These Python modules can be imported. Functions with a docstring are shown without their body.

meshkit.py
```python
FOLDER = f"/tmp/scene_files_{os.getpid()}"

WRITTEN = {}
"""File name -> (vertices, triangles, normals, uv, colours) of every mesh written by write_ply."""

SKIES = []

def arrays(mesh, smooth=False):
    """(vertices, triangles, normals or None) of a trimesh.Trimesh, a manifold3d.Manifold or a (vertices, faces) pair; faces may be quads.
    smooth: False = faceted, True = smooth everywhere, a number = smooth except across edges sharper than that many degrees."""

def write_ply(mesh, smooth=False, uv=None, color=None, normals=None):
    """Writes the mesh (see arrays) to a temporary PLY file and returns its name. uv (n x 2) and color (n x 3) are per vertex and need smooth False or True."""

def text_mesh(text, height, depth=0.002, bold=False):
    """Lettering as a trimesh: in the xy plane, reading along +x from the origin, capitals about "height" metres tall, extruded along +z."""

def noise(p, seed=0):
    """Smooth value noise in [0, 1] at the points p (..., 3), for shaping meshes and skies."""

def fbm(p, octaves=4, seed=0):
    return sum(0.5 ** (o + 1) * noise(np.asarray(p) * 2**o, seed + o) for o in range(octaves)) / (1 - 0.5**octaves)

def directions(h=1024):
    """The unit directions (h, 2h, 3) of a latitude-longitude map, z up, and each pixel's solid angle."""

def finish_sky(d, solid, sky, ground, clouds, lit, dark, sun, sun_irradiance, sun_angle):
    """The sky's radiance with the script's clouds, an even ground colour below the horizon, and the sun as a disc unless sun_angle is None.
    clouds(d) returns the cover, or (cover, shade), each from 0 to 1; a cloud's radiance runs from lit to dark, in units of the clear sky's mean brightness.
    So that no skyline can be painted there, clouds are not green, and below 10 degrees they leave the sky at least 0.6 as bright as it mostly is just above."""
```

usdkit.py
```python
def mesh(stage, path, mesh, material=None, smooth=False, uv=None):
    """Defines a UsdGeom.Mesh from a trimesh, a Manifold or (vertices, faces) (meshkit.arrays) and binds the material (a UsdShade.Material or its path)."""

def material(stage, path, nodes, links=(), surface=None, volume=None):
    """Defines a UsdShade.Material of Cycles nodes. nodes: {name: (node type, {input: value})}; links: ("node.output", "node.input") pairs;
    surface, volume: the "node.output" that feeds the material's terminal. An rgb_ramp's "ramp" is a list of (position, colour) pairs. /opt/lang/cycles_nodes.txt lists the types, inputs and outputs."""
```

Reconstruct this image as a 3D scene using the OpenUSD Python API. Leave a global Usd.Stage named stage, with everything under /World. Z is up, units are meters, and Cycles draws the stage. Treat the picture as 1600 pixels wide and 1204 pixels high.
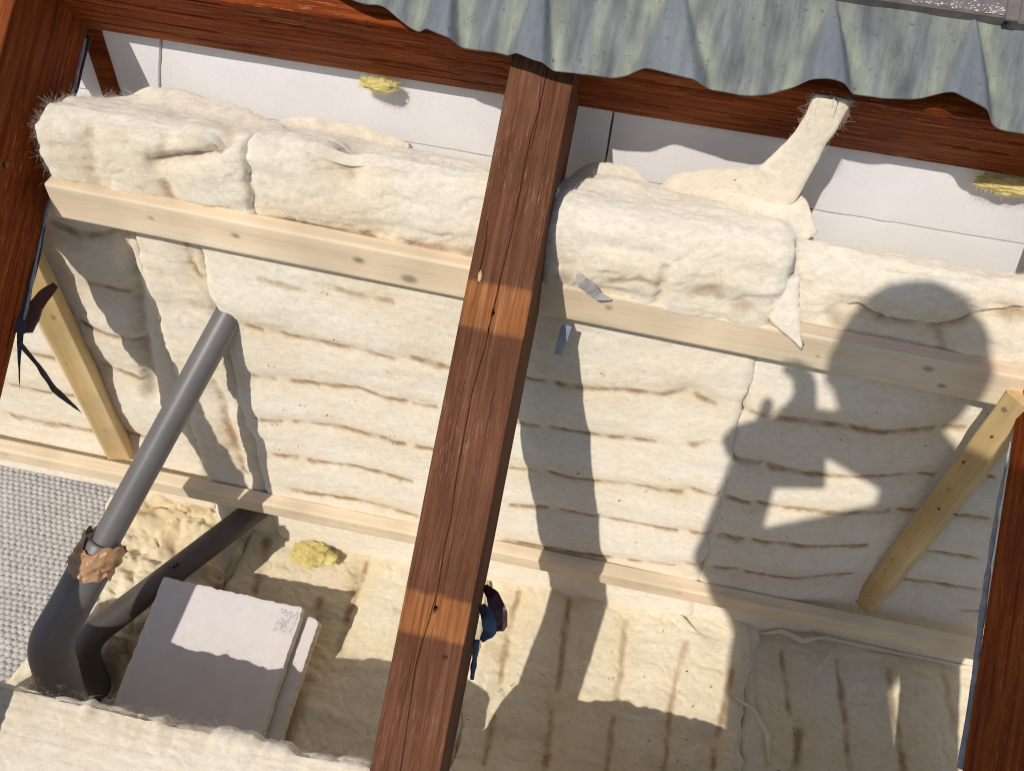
import math, random, numpy as np, trimesh, usdkit, meshkit
import manifold3d
from pxr import Gf, Sdf, Usd, UsdGeom, UsdLux, UsdShade, Vt

stage = Usd.Stage.CreateInMemory()
UsdGeom.SetStageUpAxis(stage, "Z")
UsdGeom.Xform.Define(stage, "/World")
UsdGeom.Scope.Define(stage, "/World/Looks")
rng = np.random.default_rng(7)

# ------------------------------------------------------------------ camera, sky, sun, exposure
cam = UsdGeom.Camera.Define(stage, "/World/camera")
RIGHT = (0.97917409, 0.19415776, 0.05933691)
DOWN = (0.18428623, -0.72736852, -0.66103981)
FWD = (-0.08518621, 0.65820803, -0.74800100)
cam.AddTransformOp().Set(Gf.Matrix4d(*RIGHT, 0, *[-c for c in DOWN], 0, *[-c for c in FWD], 0, 0, 0, 0, 1))
cam.CreateHorizontalApertureAttr(36.0)
cam.CreateFocalLengthAttr(36.0 * 1325.7 / 1600)
cam.CreateClippingRangeAttr((0.02, 1000.0))
cam.CreateExposureAttr(-0.06)

SUN = np.array([0.253, 0.626, -0.738]); SUN /= np.linalg.norm(SUN)     # the way the light travels
sun_el, sun_rot = math.asin(-SUN[2]), math.atan2(-SUN[0], -SUN[1])
dome = UsdLux.DomeLight.Define(stage, "/World/sky")
sky_mat = usdkit.material(stage, "/World/Looks/sky_light", {
    "sky": ("sky_texture", {"sky_type": "single_scattering", "sun_disc": False, "sun_elevation": sun_el, "sun_rotation": sun_rot}),
    "bg": ("background_shader", {"strength": 0.10})}, [("sky.color", "bg.color")], surface="bg.background")
UsdShade.MaterialBindingAPI.Apply(dome.GetPrim()).Bind(sky_mat)
dome.GetPrim().SetCustomDataByKey("kind", "structure")
sun = UsdLux.DistantLight.Define(stage, "/World/sun")
sun.CreateNormalizeAttr(True); sun.CreateIntensityAttr(0.82); sun.CreateAngleAttr(0.5); sun.CreateColorAttr(Gf.Vec3f(1.0, 0.945, 0.875))
zl = -SUN; xl_ = np.cross([0, 0, 1.0], zl); xl_ /= np.linalg.norm(xl_); yl = np.cross(zl, xl_)
sun.AddTransformOp().Set(Gf.Matrix4d(*xl_, 0, *yl, 0, *zl, 0, 0, 0, 0, 1))

# ------------------------------------------------------------------ scene frame (metres, the lens is the origin)
PITCH = 0.65295
N = np.array([0, -math.sin(PITCH), math.cos(PITCH)])       # out of the roof
S = np.array([0, math.cos(PITCH), math.sin(PITCH)])        # up the roof
EX = np.array([1.0, 0, 0])
D, H = 1.0038, 0.155
YW, YB, ZF = 0.877, 1.105, -1.622

def roof(x, s, off=0.0):
    return np.array([x, 0, 0]) + S * s - N * (D - off)

# ------------------------------------------------------------------ helpers
used = {}
def numbered(path):
    k = used.get(path, 0); used[path] = k + 1
    return path if k == 0 else "%s_%03d" % (path, k)

def thing(name, label, cat, loc=(0, 0, 0), axes=None, group=None, kind=None):
    path = numbered("/World/" + name)
    x = UsdGeom.Xform.Define(stage, path)
    if axes is None:
        x.AddTranslateOp().Set(Gf.Vec3d(*map(float, loc)))
    else:
        a, b, c = axes
        x.AddTransformOp().Set(Gf.Matrix4d(*map(float, a), 0, *map(float, b), 0, *map(float, c), 0, *map(float, loc), 1))
    p = x.GetPrim()
    if label: p.SetCustomDataByKey("label", label)
    if cat: p.SetCustomDataByKey("category", cat)
    if group: p.SetCustomDataByKey("group", group)
    if kind: p.SetCustomDataByKey("kind", kind)
    return path

def part(parent, name, vf, mat, smooth=True, attrs=None, label=None, kind=None, loc=None):
    path = numbered(parent + "/" + name)
    if loc is not None:
        v, f, _ = meshkit.arrays(vf); vf = (v - np.asarray(loc), f)
    m = usdkit.mesh(stage, path, vf, mat, smooth=smooth)
    pv = UsdGeom.PrimvarsAPI(m)
    for k, a in (attrs or {}).items():
        pv.CreatePrimvar(k, Sdf.ValueTypeNames.FloatArray, "vertex").Set(Vt.FloatArray.FromNumpy(np.asarray(a, np.float32)))
    if label: m.GetPrim().SetCustomDataByKey("label", label)
    if kind: m.GetPrim().SetCustomDataByKey("kind", kind)
    return path

def fbm(p, octv=4, seed=0):
    return meshkit.fbm(np.asarray(p, float), octv, seed) - 0.5

def sstep(a, b, x):
    t = np.clip((x - a) / (b - a), 0, 1); return t * t * (3 - 2 * t)

def resample(loop, step, closed=True):
    loop = np.asarray(loop, float)
    if closed: loop = np.vstack([loop, loop[:1]])
    d = np.r_[0, np.cumsum(np.linalg.norm(np.diff(loop, axis=0), axis=1))]
    n = max(8, int(round(d[-1] / step)))
    t = np.linspace(0, d[-1], n, endpoint=not closed)
    return np.stack([np.interp(t, d, loop[:, k]) for k in range(loop.shape[1])], 1)

def rrect(a0, a1, b0, b1, r, seg=4):
    pts = []
    for cx, cy, t0 in ((a1 - r, b0 + r, -90), (a1 - r, b1 - r, 0), (a0 + r, b1 - r, 90), (a0 + r, b0 + r, 180)):
        for k in range(seg + 1):
            t = math.radians(t0 + 90 * k / seg); pts.append((cx + r * math.cos(t), cy + r * math.sin(t)))
    return np.array(pts)

def grid_faces(n, m, closed):
    i = np.arange(n - 1)[:, None]; j = np.arange(m if closed else m - 1)[None]
    a = i * m + j; b = i * m + (j + 1) % m
    q = np.stack([a, b, b + m, a + m], -1).reshape(-1, 4)
    return np.vstack([q[:, [0, 1, 2]], q[:, [0, 2, 3]]])

def normals(V, F):
    n = np.zeros_like(V); c = np.cross(V[F[:, 1]] - V[F[:, 0]], V[F[:, 2]] - V[F[:, 0]])
    for k in range(3): np.add.at(n, F[:, k], c)
    return n / np.maximum(np.linalg.norm(n, axis=1, keepdims=True), 1e-12)

def seg_dist(P, poly):
    """distance from 2-D points to a polyline, and the place along it from 0 to 1"""
    best = np.full(len(P), 1e9); where = np.zeros(len(P)); poly = np.asarray(poly, float)
    L = np.r_[0, np.cumsum(np.linalg.norm(np.diff(poly, axis=0), axis=1))]
    for k in range(len(poly) - 1):
        a, b = poly[k], poly[k + 1]; ab = b - a; l2 = max(ab @ ab, 1e-12)
        t = np.clip(((P - a) @ ab) / l2, 0, 1); d = np.linalg.norm(P - a - t[:, None] * ab, axis=1)
        m = d < best; best[m] = d[m]; where[m] = (L[k] + t[m] * (L[k + 1] - L[k])) / L[-1]
    return best, where

# ------------------------------------------------------------------ materials
def mat(name, nodes, links, surface="p.BSDF"):
    return usdkit.material(stage, "/World/Looks/" + name, nodes, links, surface=surface)

def wool_mat(name, light, warm, brown):
    return mat(name, {
        "st": ("attribute", {"attribute": "stain"}), "ye": ("attribute", {"attribute": "warmth"}),
        "g": ("geometry", {}),
        "m1": ("mapping", {"scale": (5.0, 5.0, 7.0)}), "n1": ("noise_texture", {"scale": 1.0, "detail": 4.0, "roughness": 0.6}),
        "m2": ("mapping", {"scale": (75.0, 125.0, 125.0)}), "n2": ("noise_texture", {"scale": 1.0, "detail": 3.0, "roughness": 0.65, "distortion": 0.7}),
        "n3": ("noise_texture", {"scale": 330.0, "detail": 3.0, "roughness": 0.7}),
        "m4": ("mapping", {"scale": (230.0, 40.0, 26.0)}), "n4": ("noise_texture", {"scale": 1.0, "detail": 3.0, "roughness": 0.6, "distortion": 0.4}),
        "n5": ("noise_texture", {"scale": 42.0, "detail": 5.0, "roughness": 0.62, "distortion": 0.8}), "h5": ("math", {"math_type": "multiply_add", "value2": 1.3}), "h4": ("math", {"math_type": "multiply_add", "value2": 0.5}), "a5": ("math", {"math_type": "multiply_add", "value2": 0.75}),
        "add": ("math", {"math_type": "multiply_add", "value2": 1.5, "value3": -0.95}), "ad2": ("math", {"math_type": "add", "use_clamp": True}),
        "r1": ("mix_color", {"a": light, "b": warm}),
        "sr": ("rgb_ramp", {"ramp": [(0.30, (0.90, 0.885, 0.86)), (0.52, (0.99, 0.99, 0.99)), (0.72, (1.05, 1.05, 1.05))]}),
        "mu": ("mix_color", {"blend_type": "multiply", "fac": 1.0}),
        "sn": ("math", {"math_type": "multiply_add", "value2": 1.2, "value3": 0.32}), "sm": ("math", {"math_type": "multiply", "use_clamp": True}),
        "mb": ("mix_color", {"b": brown}),
        "bm": ("math", {"math_type": "multiply_add", "value2": 0.55}),
        "bu": ("bump", {"strength": 0.32, "distance": 0.0028}),
        "p": ("principled_bsdf", {"roughness": 1.0, "specular_ior_level": 0.08, "diffuse_roughness": 0.6}),
    }, [("g.position", "m1.vector"), ("m1.vector", "n1.vector"), ("g.position", "m2.vector"), ("m2.vector", "n2.vector"), ("g.position", "n3.vector"),
        ("g.position", "m4.vector"), ("m4.vector", "n4.vector"), ("g.position", "n5.vector"), ("n1.fac", "add.value1"), ("n5.fac", "a5.value1"), ("add.value", "a5.value3"), ("a5.value", "ad2.value1"), ("ye.fac", "ad2.value2"), ("ad2.value", "r1.fac"),
        ("n2.fac", "sr.fac"), ("r1.result", "mu.a"), ("sr.color", "mu.b"),
        ("n3.fac", "sn.value1"), ("st.fac", "sm.value1"), ("sn.value", "sm.value2"), ("mu.result", "mb.a"), ("sm.value", "mb.fac"),
        ("n3.fac", "bm.value1"), ("n2.fac", "bm.value3"), ("bm.value", "h4.value3"), ("n4.fac", "h4.value1"), ("h4.value", "h5.value3"), ("n5.fac", "h5.value1"), ("h5.value", "bu.height"), ("bu.normal", "p.normal"), ("mb.result", "p.base_color")])

BROWN = (0.345, 0.20, 0.08)
M_WOOL = wool_mat("glass_wool", (0.83, 0.77, 0.655), (0.76, 0.645, 0.455), BROWN)
M_WOOLY = wool_mat("cream_glass_wool", (0.825, 0.76, 0.61), (0.75, 0.62, 0.385), BROWN)
M_YELLOW = wool_mat("yellow_glass_wool", (0.80, 0.72, 0.34), (0.72, 0.60, 0.22), (0.35, 0.22, 0.05))
def fibre_mat(name, col):
    return mat(name, {"p": ("principled_bsdf", {"base_color": col, "roughness": 0.8, "specular_ior_level": 0.2})}, [])
M_FIB = fibre_mat("wool_fibre", (0.80, 0.75, 0.66)); M_FIBY = fibre_mat("cream_wool_fibre", (0.76, 0.67, 0.49)); M_FIBYEL = fibre_mat("yellow_wool_fibre", (0.80, 0.70, 0.32))

def wood_mat(name, dark, mid, light, rough, scale=(3.0, 60.0, 60.0), bump=0.4, spec=0.3, scratch=None, grain=0.8):
    nodes = {
        "tc": ("texture_coordinate", {}),
        "m": ("mapping", {"scale": scale}), "n": ("noise_texture", {"scale": 1.0, "detail": 5.0, "roughness": 0.65, "distortion": 0.6}),
        "m2": ("mapping", {"scale": (scale[0] * 3, scale[1] * 6, scale[2] * 6)}), "n2": ("noise_texture", {"scale": 1.0, "detail": 3.0, "roughness": 0.7}),
        "n3": ("noise_texture", {"scale": 6.0, "detail": 3.0}),
        "r": ("rgb_ramp", {"ramp": [(0.28, dark), (0.5, mid), (0.72, light)]}),
        "r3": ("rgb_ramp", {"ramp": [(0.3, (0.78, 0.78, 0.78)), (0.7, (1.12, 1.12, 1.12))]}),
        "mu": ("mix_color", {"blend_type": "multiply", "fac": 1.0, "use_clamp": False}),
        "r2": ("rgb_ramp", {"ramp": [(0.35, (0.72, 0.70, 0.68)), (0.55, (1, 1, 1))]}), "mu2": ("mix_color", {"blend_type": "multiply", "fac": grain}),
        "at": ("attribute", {"attribute": "mark"}), "mm": ("mix_color", {}),
        "ab": ("attribute", {"attribute": "fresh"}), "mf": ("mix_color", {"blend_type": "mix"}),
        "rf": ("rgb_ramp", {"ramp": [(0.3, (0.25, 0.085, 0.028)), (0.5, (0.37, 0.14, 0.05)), (0.72, (0.50, 0.235, 0.105))]}),
        "bh": ("math", {"math_type": "multiply_add", "value2": 0.5}), "bu": ("bump", {"strength": bump, "distance": 0.0015}),
        "ms": ("mapping", {"scale": (38.0, 620.0, 620.0)}), "ns": ("noise_texture", {"scale": 1.0, "detail": 2.0, "roughness": 0.6}), "rs": ("rgb_ramp", {"ramp": [(0.60, (0, 0, 0)), (0.70, (1, 1, 1))]}), "nk": ("noise_texture", {"scale": 9.0, "detail": 2.0}), "rk": ("rgb_ramp", {"ramp": [(0.42, (0, 0, 0)), (0.62, (0.75, 0.75, 0.75))]}), "sx": ("math", {"math_type": "multiply"}), "mz": ("mix_color", {"b": scratch or (0, 0, 0)}),
        "p": ("principled_bsdf", {"roughness": rough, "specular_ior_level": spec})}
    nodes["mm"][1]["b"] = tuple(c * 0.28 for c in mid)
    links = [("tc.object", "m.vector"), ("m.vector", "n.vector"), ("tc.object", "m2.vector"), ("m2.vector", "n2.vector"), ("tc.object", "n3.vector"),
             ("n.fac", "r.fac"), ("n.fac", "rf.fac"), ("r.color", "mf.a"), ("rf.color", "mf.b"), ("ab.fac", "mf.fac"), ("mf.result", "mu.a"), ("n3.fac", "r3.fac"), ("r3.color", "mu.b"),
             ("n2.fac", "r2.fac"), ("mu.result", "mu2.a"), ("r2.color", "mu2.b"), *([("tc.object", "ms.vector"), ("ms.vector", "ns.vector"), ("tc.object", "nk.vector"), ("ns.fac", "rs.fac"), ("nk.fac", "rk.fac"), ("rs.color", "sx.value1"), ("rk.color", "sx.value2"), ("sx.value", "mz.fac"), ("mu2.result", "mz.a"), ("mz.result", "mm.a")] if scratch else [("mu2.result", "mm.a")]), ("at.fac", "mm.fac"),
             ("n2.fac", "bh.value1"), ("n.fac", "bh.value3"), ("bh.value", "bu.height"), ("bu.normal", "p.normal"), ("mm.result", "p.base_color")]
    return mat(name, nodes, links)

M_RAFTER = wood_mat("weathered_rafter", (0.098, 0.038, 0.019), (0.158, 0.064, 0.033), (0.215, 0.098, 0.056), 0.85, (6.0, 150, 150), 0.5, 0.08, (0.36, 0.21, 0.13))
M_RED = wood_mat("red_stained_wood", (0.085, 0.013, 0.003), (0.235, 0.044, 0.0075), (0.36, 0.098, 0.018), 0.6, (5.0, 120, 120), 0.8, 0.08, (0.55, 0.25, 0.08))
M_PINE = wood_mat("fresh_pine", (0.81, 0.625, 0.42), (0.88, 0.715, 0.495), (0.91, 0.77, 0.565), 0.65, (1.2, 24, 24), 0.10, 0.2, grain=0.3)
M_PINEG = wood_mat("golden_pine", (0.56, 0.37, 0.15), (0.70, 0.50, 0.24), (0.77, 0.60, 0.34), 0.6, (1.2, 24, 24), 0.10, 0.2, grain=0.35)

def plain(name, col, rough=0.6, metal=0.0, spec=0.5, var=0.15, scale=40.0, bump=0.2, dist=0.001, extra=None):
    lo = tuple(c * (1 - var) for c in col); hi = tuple(min(1.0, c * (1 + var)) for c in col)
    return mat(name, {"g": ("geometry", {}), "n": ("noise_texture", {"scale": scale, "detail": 4.0, "roughness": 0.6}),
        "n2": ("noise_texture", {"scale": scale * 9, "detail": 2.0}),
        "r": ("rgb_ramp", {"ramp": [(0.3, lo), (0.7, hi)]}), "b": ("bump", {"strength": bump, "distance": dist}),
        "p": ("principled_bsdf", {"roughness": rough, "metallic": metal, "specular_ior_level": spec, **(extra or {})})},
        [("g.position", "n.vector"), ("g.position", "n2.vector"), ("n.fac", "r.fac"), ("r.color", "p.base_color"), ("n2.fac", "b.height"), ("b.normal", "p.normal")])

M_PVC = plain("grey_plastic_pipe", (0.165, 0.155, 0.148), 0.42, var=0.12, scale=14, bump=0.04)
M_PVC2 = plain("dark_plastic_pipe", (0.095, 0.08, 0.07), 0.45, var=0.2, scale=20, bump=0.05)
M_TAPE = plain("brown_tape", (0.47, 0.27, 0.14), 0.4, var=0.1, scale=30, bump=0.1)
M_TAPEIN = plain("purple_brown_tape", (0.13, 0.055, 0.04), 0.5, var=0.2, scale=30)
M_STRAP = plain("zinc_strap", (0.36, 0.44, 0.56), 0.35, metal=0.25, var=0.15, scale=60)
M_FOIL = plain("blue_foil", (0.10, 0.14, 0.21), 0.4, metal=0.2, var=0.3, scale=35)
M_FOILD = plain("dark_red_foil", (0.085, 0.030, 0.032), 0.45, var=0.3, scale=35)
M_MEMB = plain("dark_membrane", (0.035, 0.028, 0.036), 0.4, var=0.3, scale=60)
M_MEMBG = plain("grey_membrane", (0.30, 0.29, 0.30), 0.45, metal=0.1, var=0.3, scale=60)
M_PAPER = plain("grey_paper", (0.45, 0.43, 0.40), 0.8, var=0.15)
M_RUST = plain("rusty_nail", (0.16, 0.08, 0.045), 0.6, metal=0.4, var=0.3, scale=200)
M_SCREW = plain("zinc_screw", (0.5, 0.48, 0.42), 0.35, metal=0.8)
M_DARK = plain("black_hole", (0.015, 0.012, 0.01), 0.9)
M_DEBRIS = plain("dark_debris", (0.09, 0.06, 0.035), 0.9, var=0.5)
M_JOINT = plain("grey_mortar", (0.34, 0.32, 0.30), 0.95, scale=90)
M_GROUND = plain("garden_ground", (0.10, 0.11, 0.06), 0.95, scale=3)
M_CONC = plain("concrete", (0.34, 0.33, 0.31), 0.9, scale=9)
M_FRAME = plain("brown_metal_frame", (0.20, 0.165, 0.16), 0.5, metal=0.2, var=0.22, scale=55, bump=0.15)
M_RIVET = plain("pale_rivet", (0.55, 0.52, 0.48), 0.45, metal=0.5, scale=200)
M_GASKET = plain("black_gasket", (0.02, 0.02, 0.022), 0.6)
M_JACKET = plain("navy_jacket", (0.05, 0.06, 0.09), 0.9, scale=80)
M_JEANS = plain("blue_trousers", (0.09, 0.11, 0.16), 0.9, scale=80)
M_SKIN = plain("skin", (0.52, 0.34, 0.26), 0.55, var=0.08)
M_HAIR = plain("brown_hair", (0.09, 0.055, 0.035), 0.7, scale=120)
M_PHONE = plain("black_phone", (0.02, 0.02, 0.022), 0.25)
M_TIN = plain("weathered_plank", (0.28, 0.23, 0.18), 0.85, scale=25)

# white aerated concrete: pores and faint saw marks
M_BLOCK = mat("aerated_concrete", {"g": ("geometry", {}),
    "n": ("noise_texture", {"scale": 12.0, "detail": 4.0}), "v": ("voronoi_texture", {"scale": 210.0, "randomness": 1.0}),
    "n2": ("noise_texture", {"scale": 60.0, "detail": 3.0}), "m": ("mapping", {"scale": (300.0, 300.0, 22.0)}), "n4": ("noise_texture", {"scale": 1.0, "detail": 2.0}),
    "vr": ("rgb_ramp", {"ramp": [(0.10, (0, 0, 0)), (0.24, (1, 1, 1))]}), "nr": ("rgb_ramp", {"ramp": [(0.44, (0, 0, 0)), (0.60, (1, 1, 1))]}),
    "r": ("rgb_ramp", {"ramp": [(0.3, (0.85, 0.825, 0.815)), (0.7, (0.90, 0.88, 0.87))]}),
    "mx": ("mix_float", {"b": 1.0}), "ad": ("math", {"math_type": "multiply_add", "value2": 0.35}), "b": ("bump", {"strength": 0.45, "distance": 0.0014}),
    "p": ("principled_bsdf", {"roughness": 0.95, "specular_ior_level": 0.15})},
    [("g.position", "n.vector"), ("g.position", "v.vector"), ("g.position", "n2.vector"), ("g.position", "m.vector"), ("m.vector", "n4.vector"),
     ("v.distance", "vr.fac"), ("n2.fac", "nr.fac"), ("vr.color", "mx.a"), ("nr.color", "mx.fac"), ("n4.fac", "ad.value1"), ("mx.result", "ad.value3"), ("ad.value", "b.height"), ("n.fac", "r.fac"), ("r.color", "p.base_color"), ("b.normal", "p.normal")])
# plaster-board paper
M_BOARD = mat("board_paper", {"g": ("geometry", {}), "n": ("noise_texture", {"scale": 30.0, "detail": 5.0, "roughness": 0.7}), "n2": ("noise_texture", {"scale": 420.0, "detail": 2.0}),
    "at": ("attribute", {"attribute": "mark"}), "mm": ("mix_color", {"b": (0.34, 0.32, 0.31)}),
    "r": ("rgb_ramp", {"ramp": [(0.3, (0.64, 0.59, 0.565)), (0.7, (0.70, 0.655, 0.63))]}), "b": ("bump", {"strength": 0.3, "distance": 0.0006}),
    "p": ("principled_bsdf", {"roughness": 0.9, "specular_ior_level": 0.2})},
    [("g.position", "n.vector"), ("g.position", "n2.vector"), ("n.fac", "r.fac"), ("r.color", "mm.a"), ("at.fac", "mm.fac"), ("mm.result", "p.base_color"), ("n2.fac", "b.height"), ("b.normal", "p.normal")])
M_BOARDE = plain("board_edge", (0.60, 0.52, 0.39), 0.9, scale=60)
# lead: patina, bare blue-grey, speckle
M_LEAD = mat("weathered_lead", {"tc": ("texture_coordinate", {}), "pa": ("attribute", {"attribute": "patina"}), "ba": ("attribute", {"attribute": "bare"}),
    "m": ("mapping", {"scale": (55.0, 9.0, 20.0)}), "n": ("noise_texture", {"scale": 1.0, "detail": 5.0, "roughness": 0.65}),
    "n2": ("noise_texture", {"scale": 150.0, "detail": 4.0, "roughness": 0.7}), "n3": ("noise_texture", {"scale": 22.0, "detail": 4.0}), "n5": ("noise_texture", {"scale": 60.0, "detail": 3.0}),
    "rg": ("rgb_ramp", {"ramp": [(0.30, (0.085, 0.085, 0.09)), (0.5, (0.155, 0.162, 0.165)), (0.72, (0.245, 0.265, 0.24))]}),
    "rp": ("rgb_ramp", {"ramp": [(0.3, (0.22, 0.245, 0.195)), (0.55, (0.35, 0.375, 0.265)), (0.75, (0.50, 0.51, 0.35))]}),
    "sp": ("math", {"math_type": "multiply_add", "value2": 2.0, "value3": -0.40}), "pm": ("math", {"math_type": "multiply", "use_clamp": True}),
    "mx": ("mix_color", {}), "mb": ("mix_color", {"b": (0.195, 0.215, 0.25)}),
    "s1": ("rgb_ramp", {"ramp": [(0.58, (0, 0, 0)), (0.64, (1, 1, 1))]}), "s2": ("rgb_ramp", {"ramp": [(0.50, (0, 0, 0)), (0.60, (1, 1, 1))]}),
    "sm": ("math", {"math_type": "multiply"}), "md": ("mix_color", {"b": (0.12, 0.12, 0.13)}),
    "b": ("bump", {"strength": 0.25, "distance": 0.0012}),
    "p": ("principled_bsdf", {"roughness": 0.7, "metallic": 0.0, "specular_ior_level": 0.25})},
    [("tc.object", "m.vector"), ("m.vector", "n.vector"), ("tc.object", "n2.vector"), ("tc.object", "n3.vector"), ("tc.object", "n5.vector"), ("n.fac", "rg.fac"), ("n.fac", "rp.fac"),
     ("n3.fac", "sp.value1"), ("sp.value", "pm.value1"), ("pa.fac", "pm.value2"), ("rg.color", "mx.a"), ("rp.color", "mx.b"), ("pm.value", "mx.fac"),
     ("mx.result", "mb.a"), ("ba.fac", "mb.fac"), ("n2.fac", "s1.fac"), ("n5.fac", "s2.fac"), ("s1.color", "sm.value1"), ("s2.color", "sm.value2"),
     ("mb.result", "md.a"), ("sm.value", "md.fac"), ("md.result", "p.base_color"), ("n2.fac", "b.height"), ("b.normal", "p.normal")])
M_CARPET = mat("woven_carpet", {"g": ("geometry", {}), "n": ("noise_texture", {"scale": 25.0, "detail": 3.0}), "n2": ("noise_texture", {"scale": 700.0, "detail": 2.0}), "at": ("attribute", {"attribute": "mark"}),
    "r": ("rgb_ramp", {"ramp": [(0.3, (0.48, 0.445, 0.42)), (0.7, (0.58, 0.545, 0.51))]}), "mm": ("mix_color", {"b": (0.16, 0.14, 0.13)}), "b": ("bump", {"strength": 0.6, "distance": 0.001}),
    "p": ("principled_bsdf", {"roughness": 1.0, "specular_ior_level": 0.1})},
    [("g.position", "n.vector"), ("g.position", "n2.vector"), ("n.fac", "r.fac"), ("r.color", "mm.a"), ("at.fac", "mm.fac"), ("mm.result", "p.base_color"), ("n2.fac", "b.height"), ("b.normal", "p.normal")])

# ------------------------------------------------------------------ ground, house shell (setting)
def box_vf(a, b):
    return trimesh.creation.box(bounds=[a, b])
def setting(name, vf, m, smooth=False, label=None):
    path = numbered("/World/" + name)
    me = usdkit.mesh(stage, path, vf, m, smooth=smooth)
    me.GetPrim().SetCustomDataByKey("kind", "structure")
    if label: me.GetPrim().SetCustomDataByKey("label", label)
    return path
setting("ground", ([[-400, -400, -4.6], [400, -400, -4.6], [400, 400, -4.6], [-400, 400, -4.6]], [[0, 1, 2, 3]]), M_GROUND)
setting("attic_floor", box_vf((-2.4, -0.05, -1.90), (2.4, 1.5, -1.735)), M_CONC)
setting("outer_wall", box_vf((-2.4, -0.05, -4.6), (2.4, 0.18, -1.905)), M_CONC)

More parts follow.
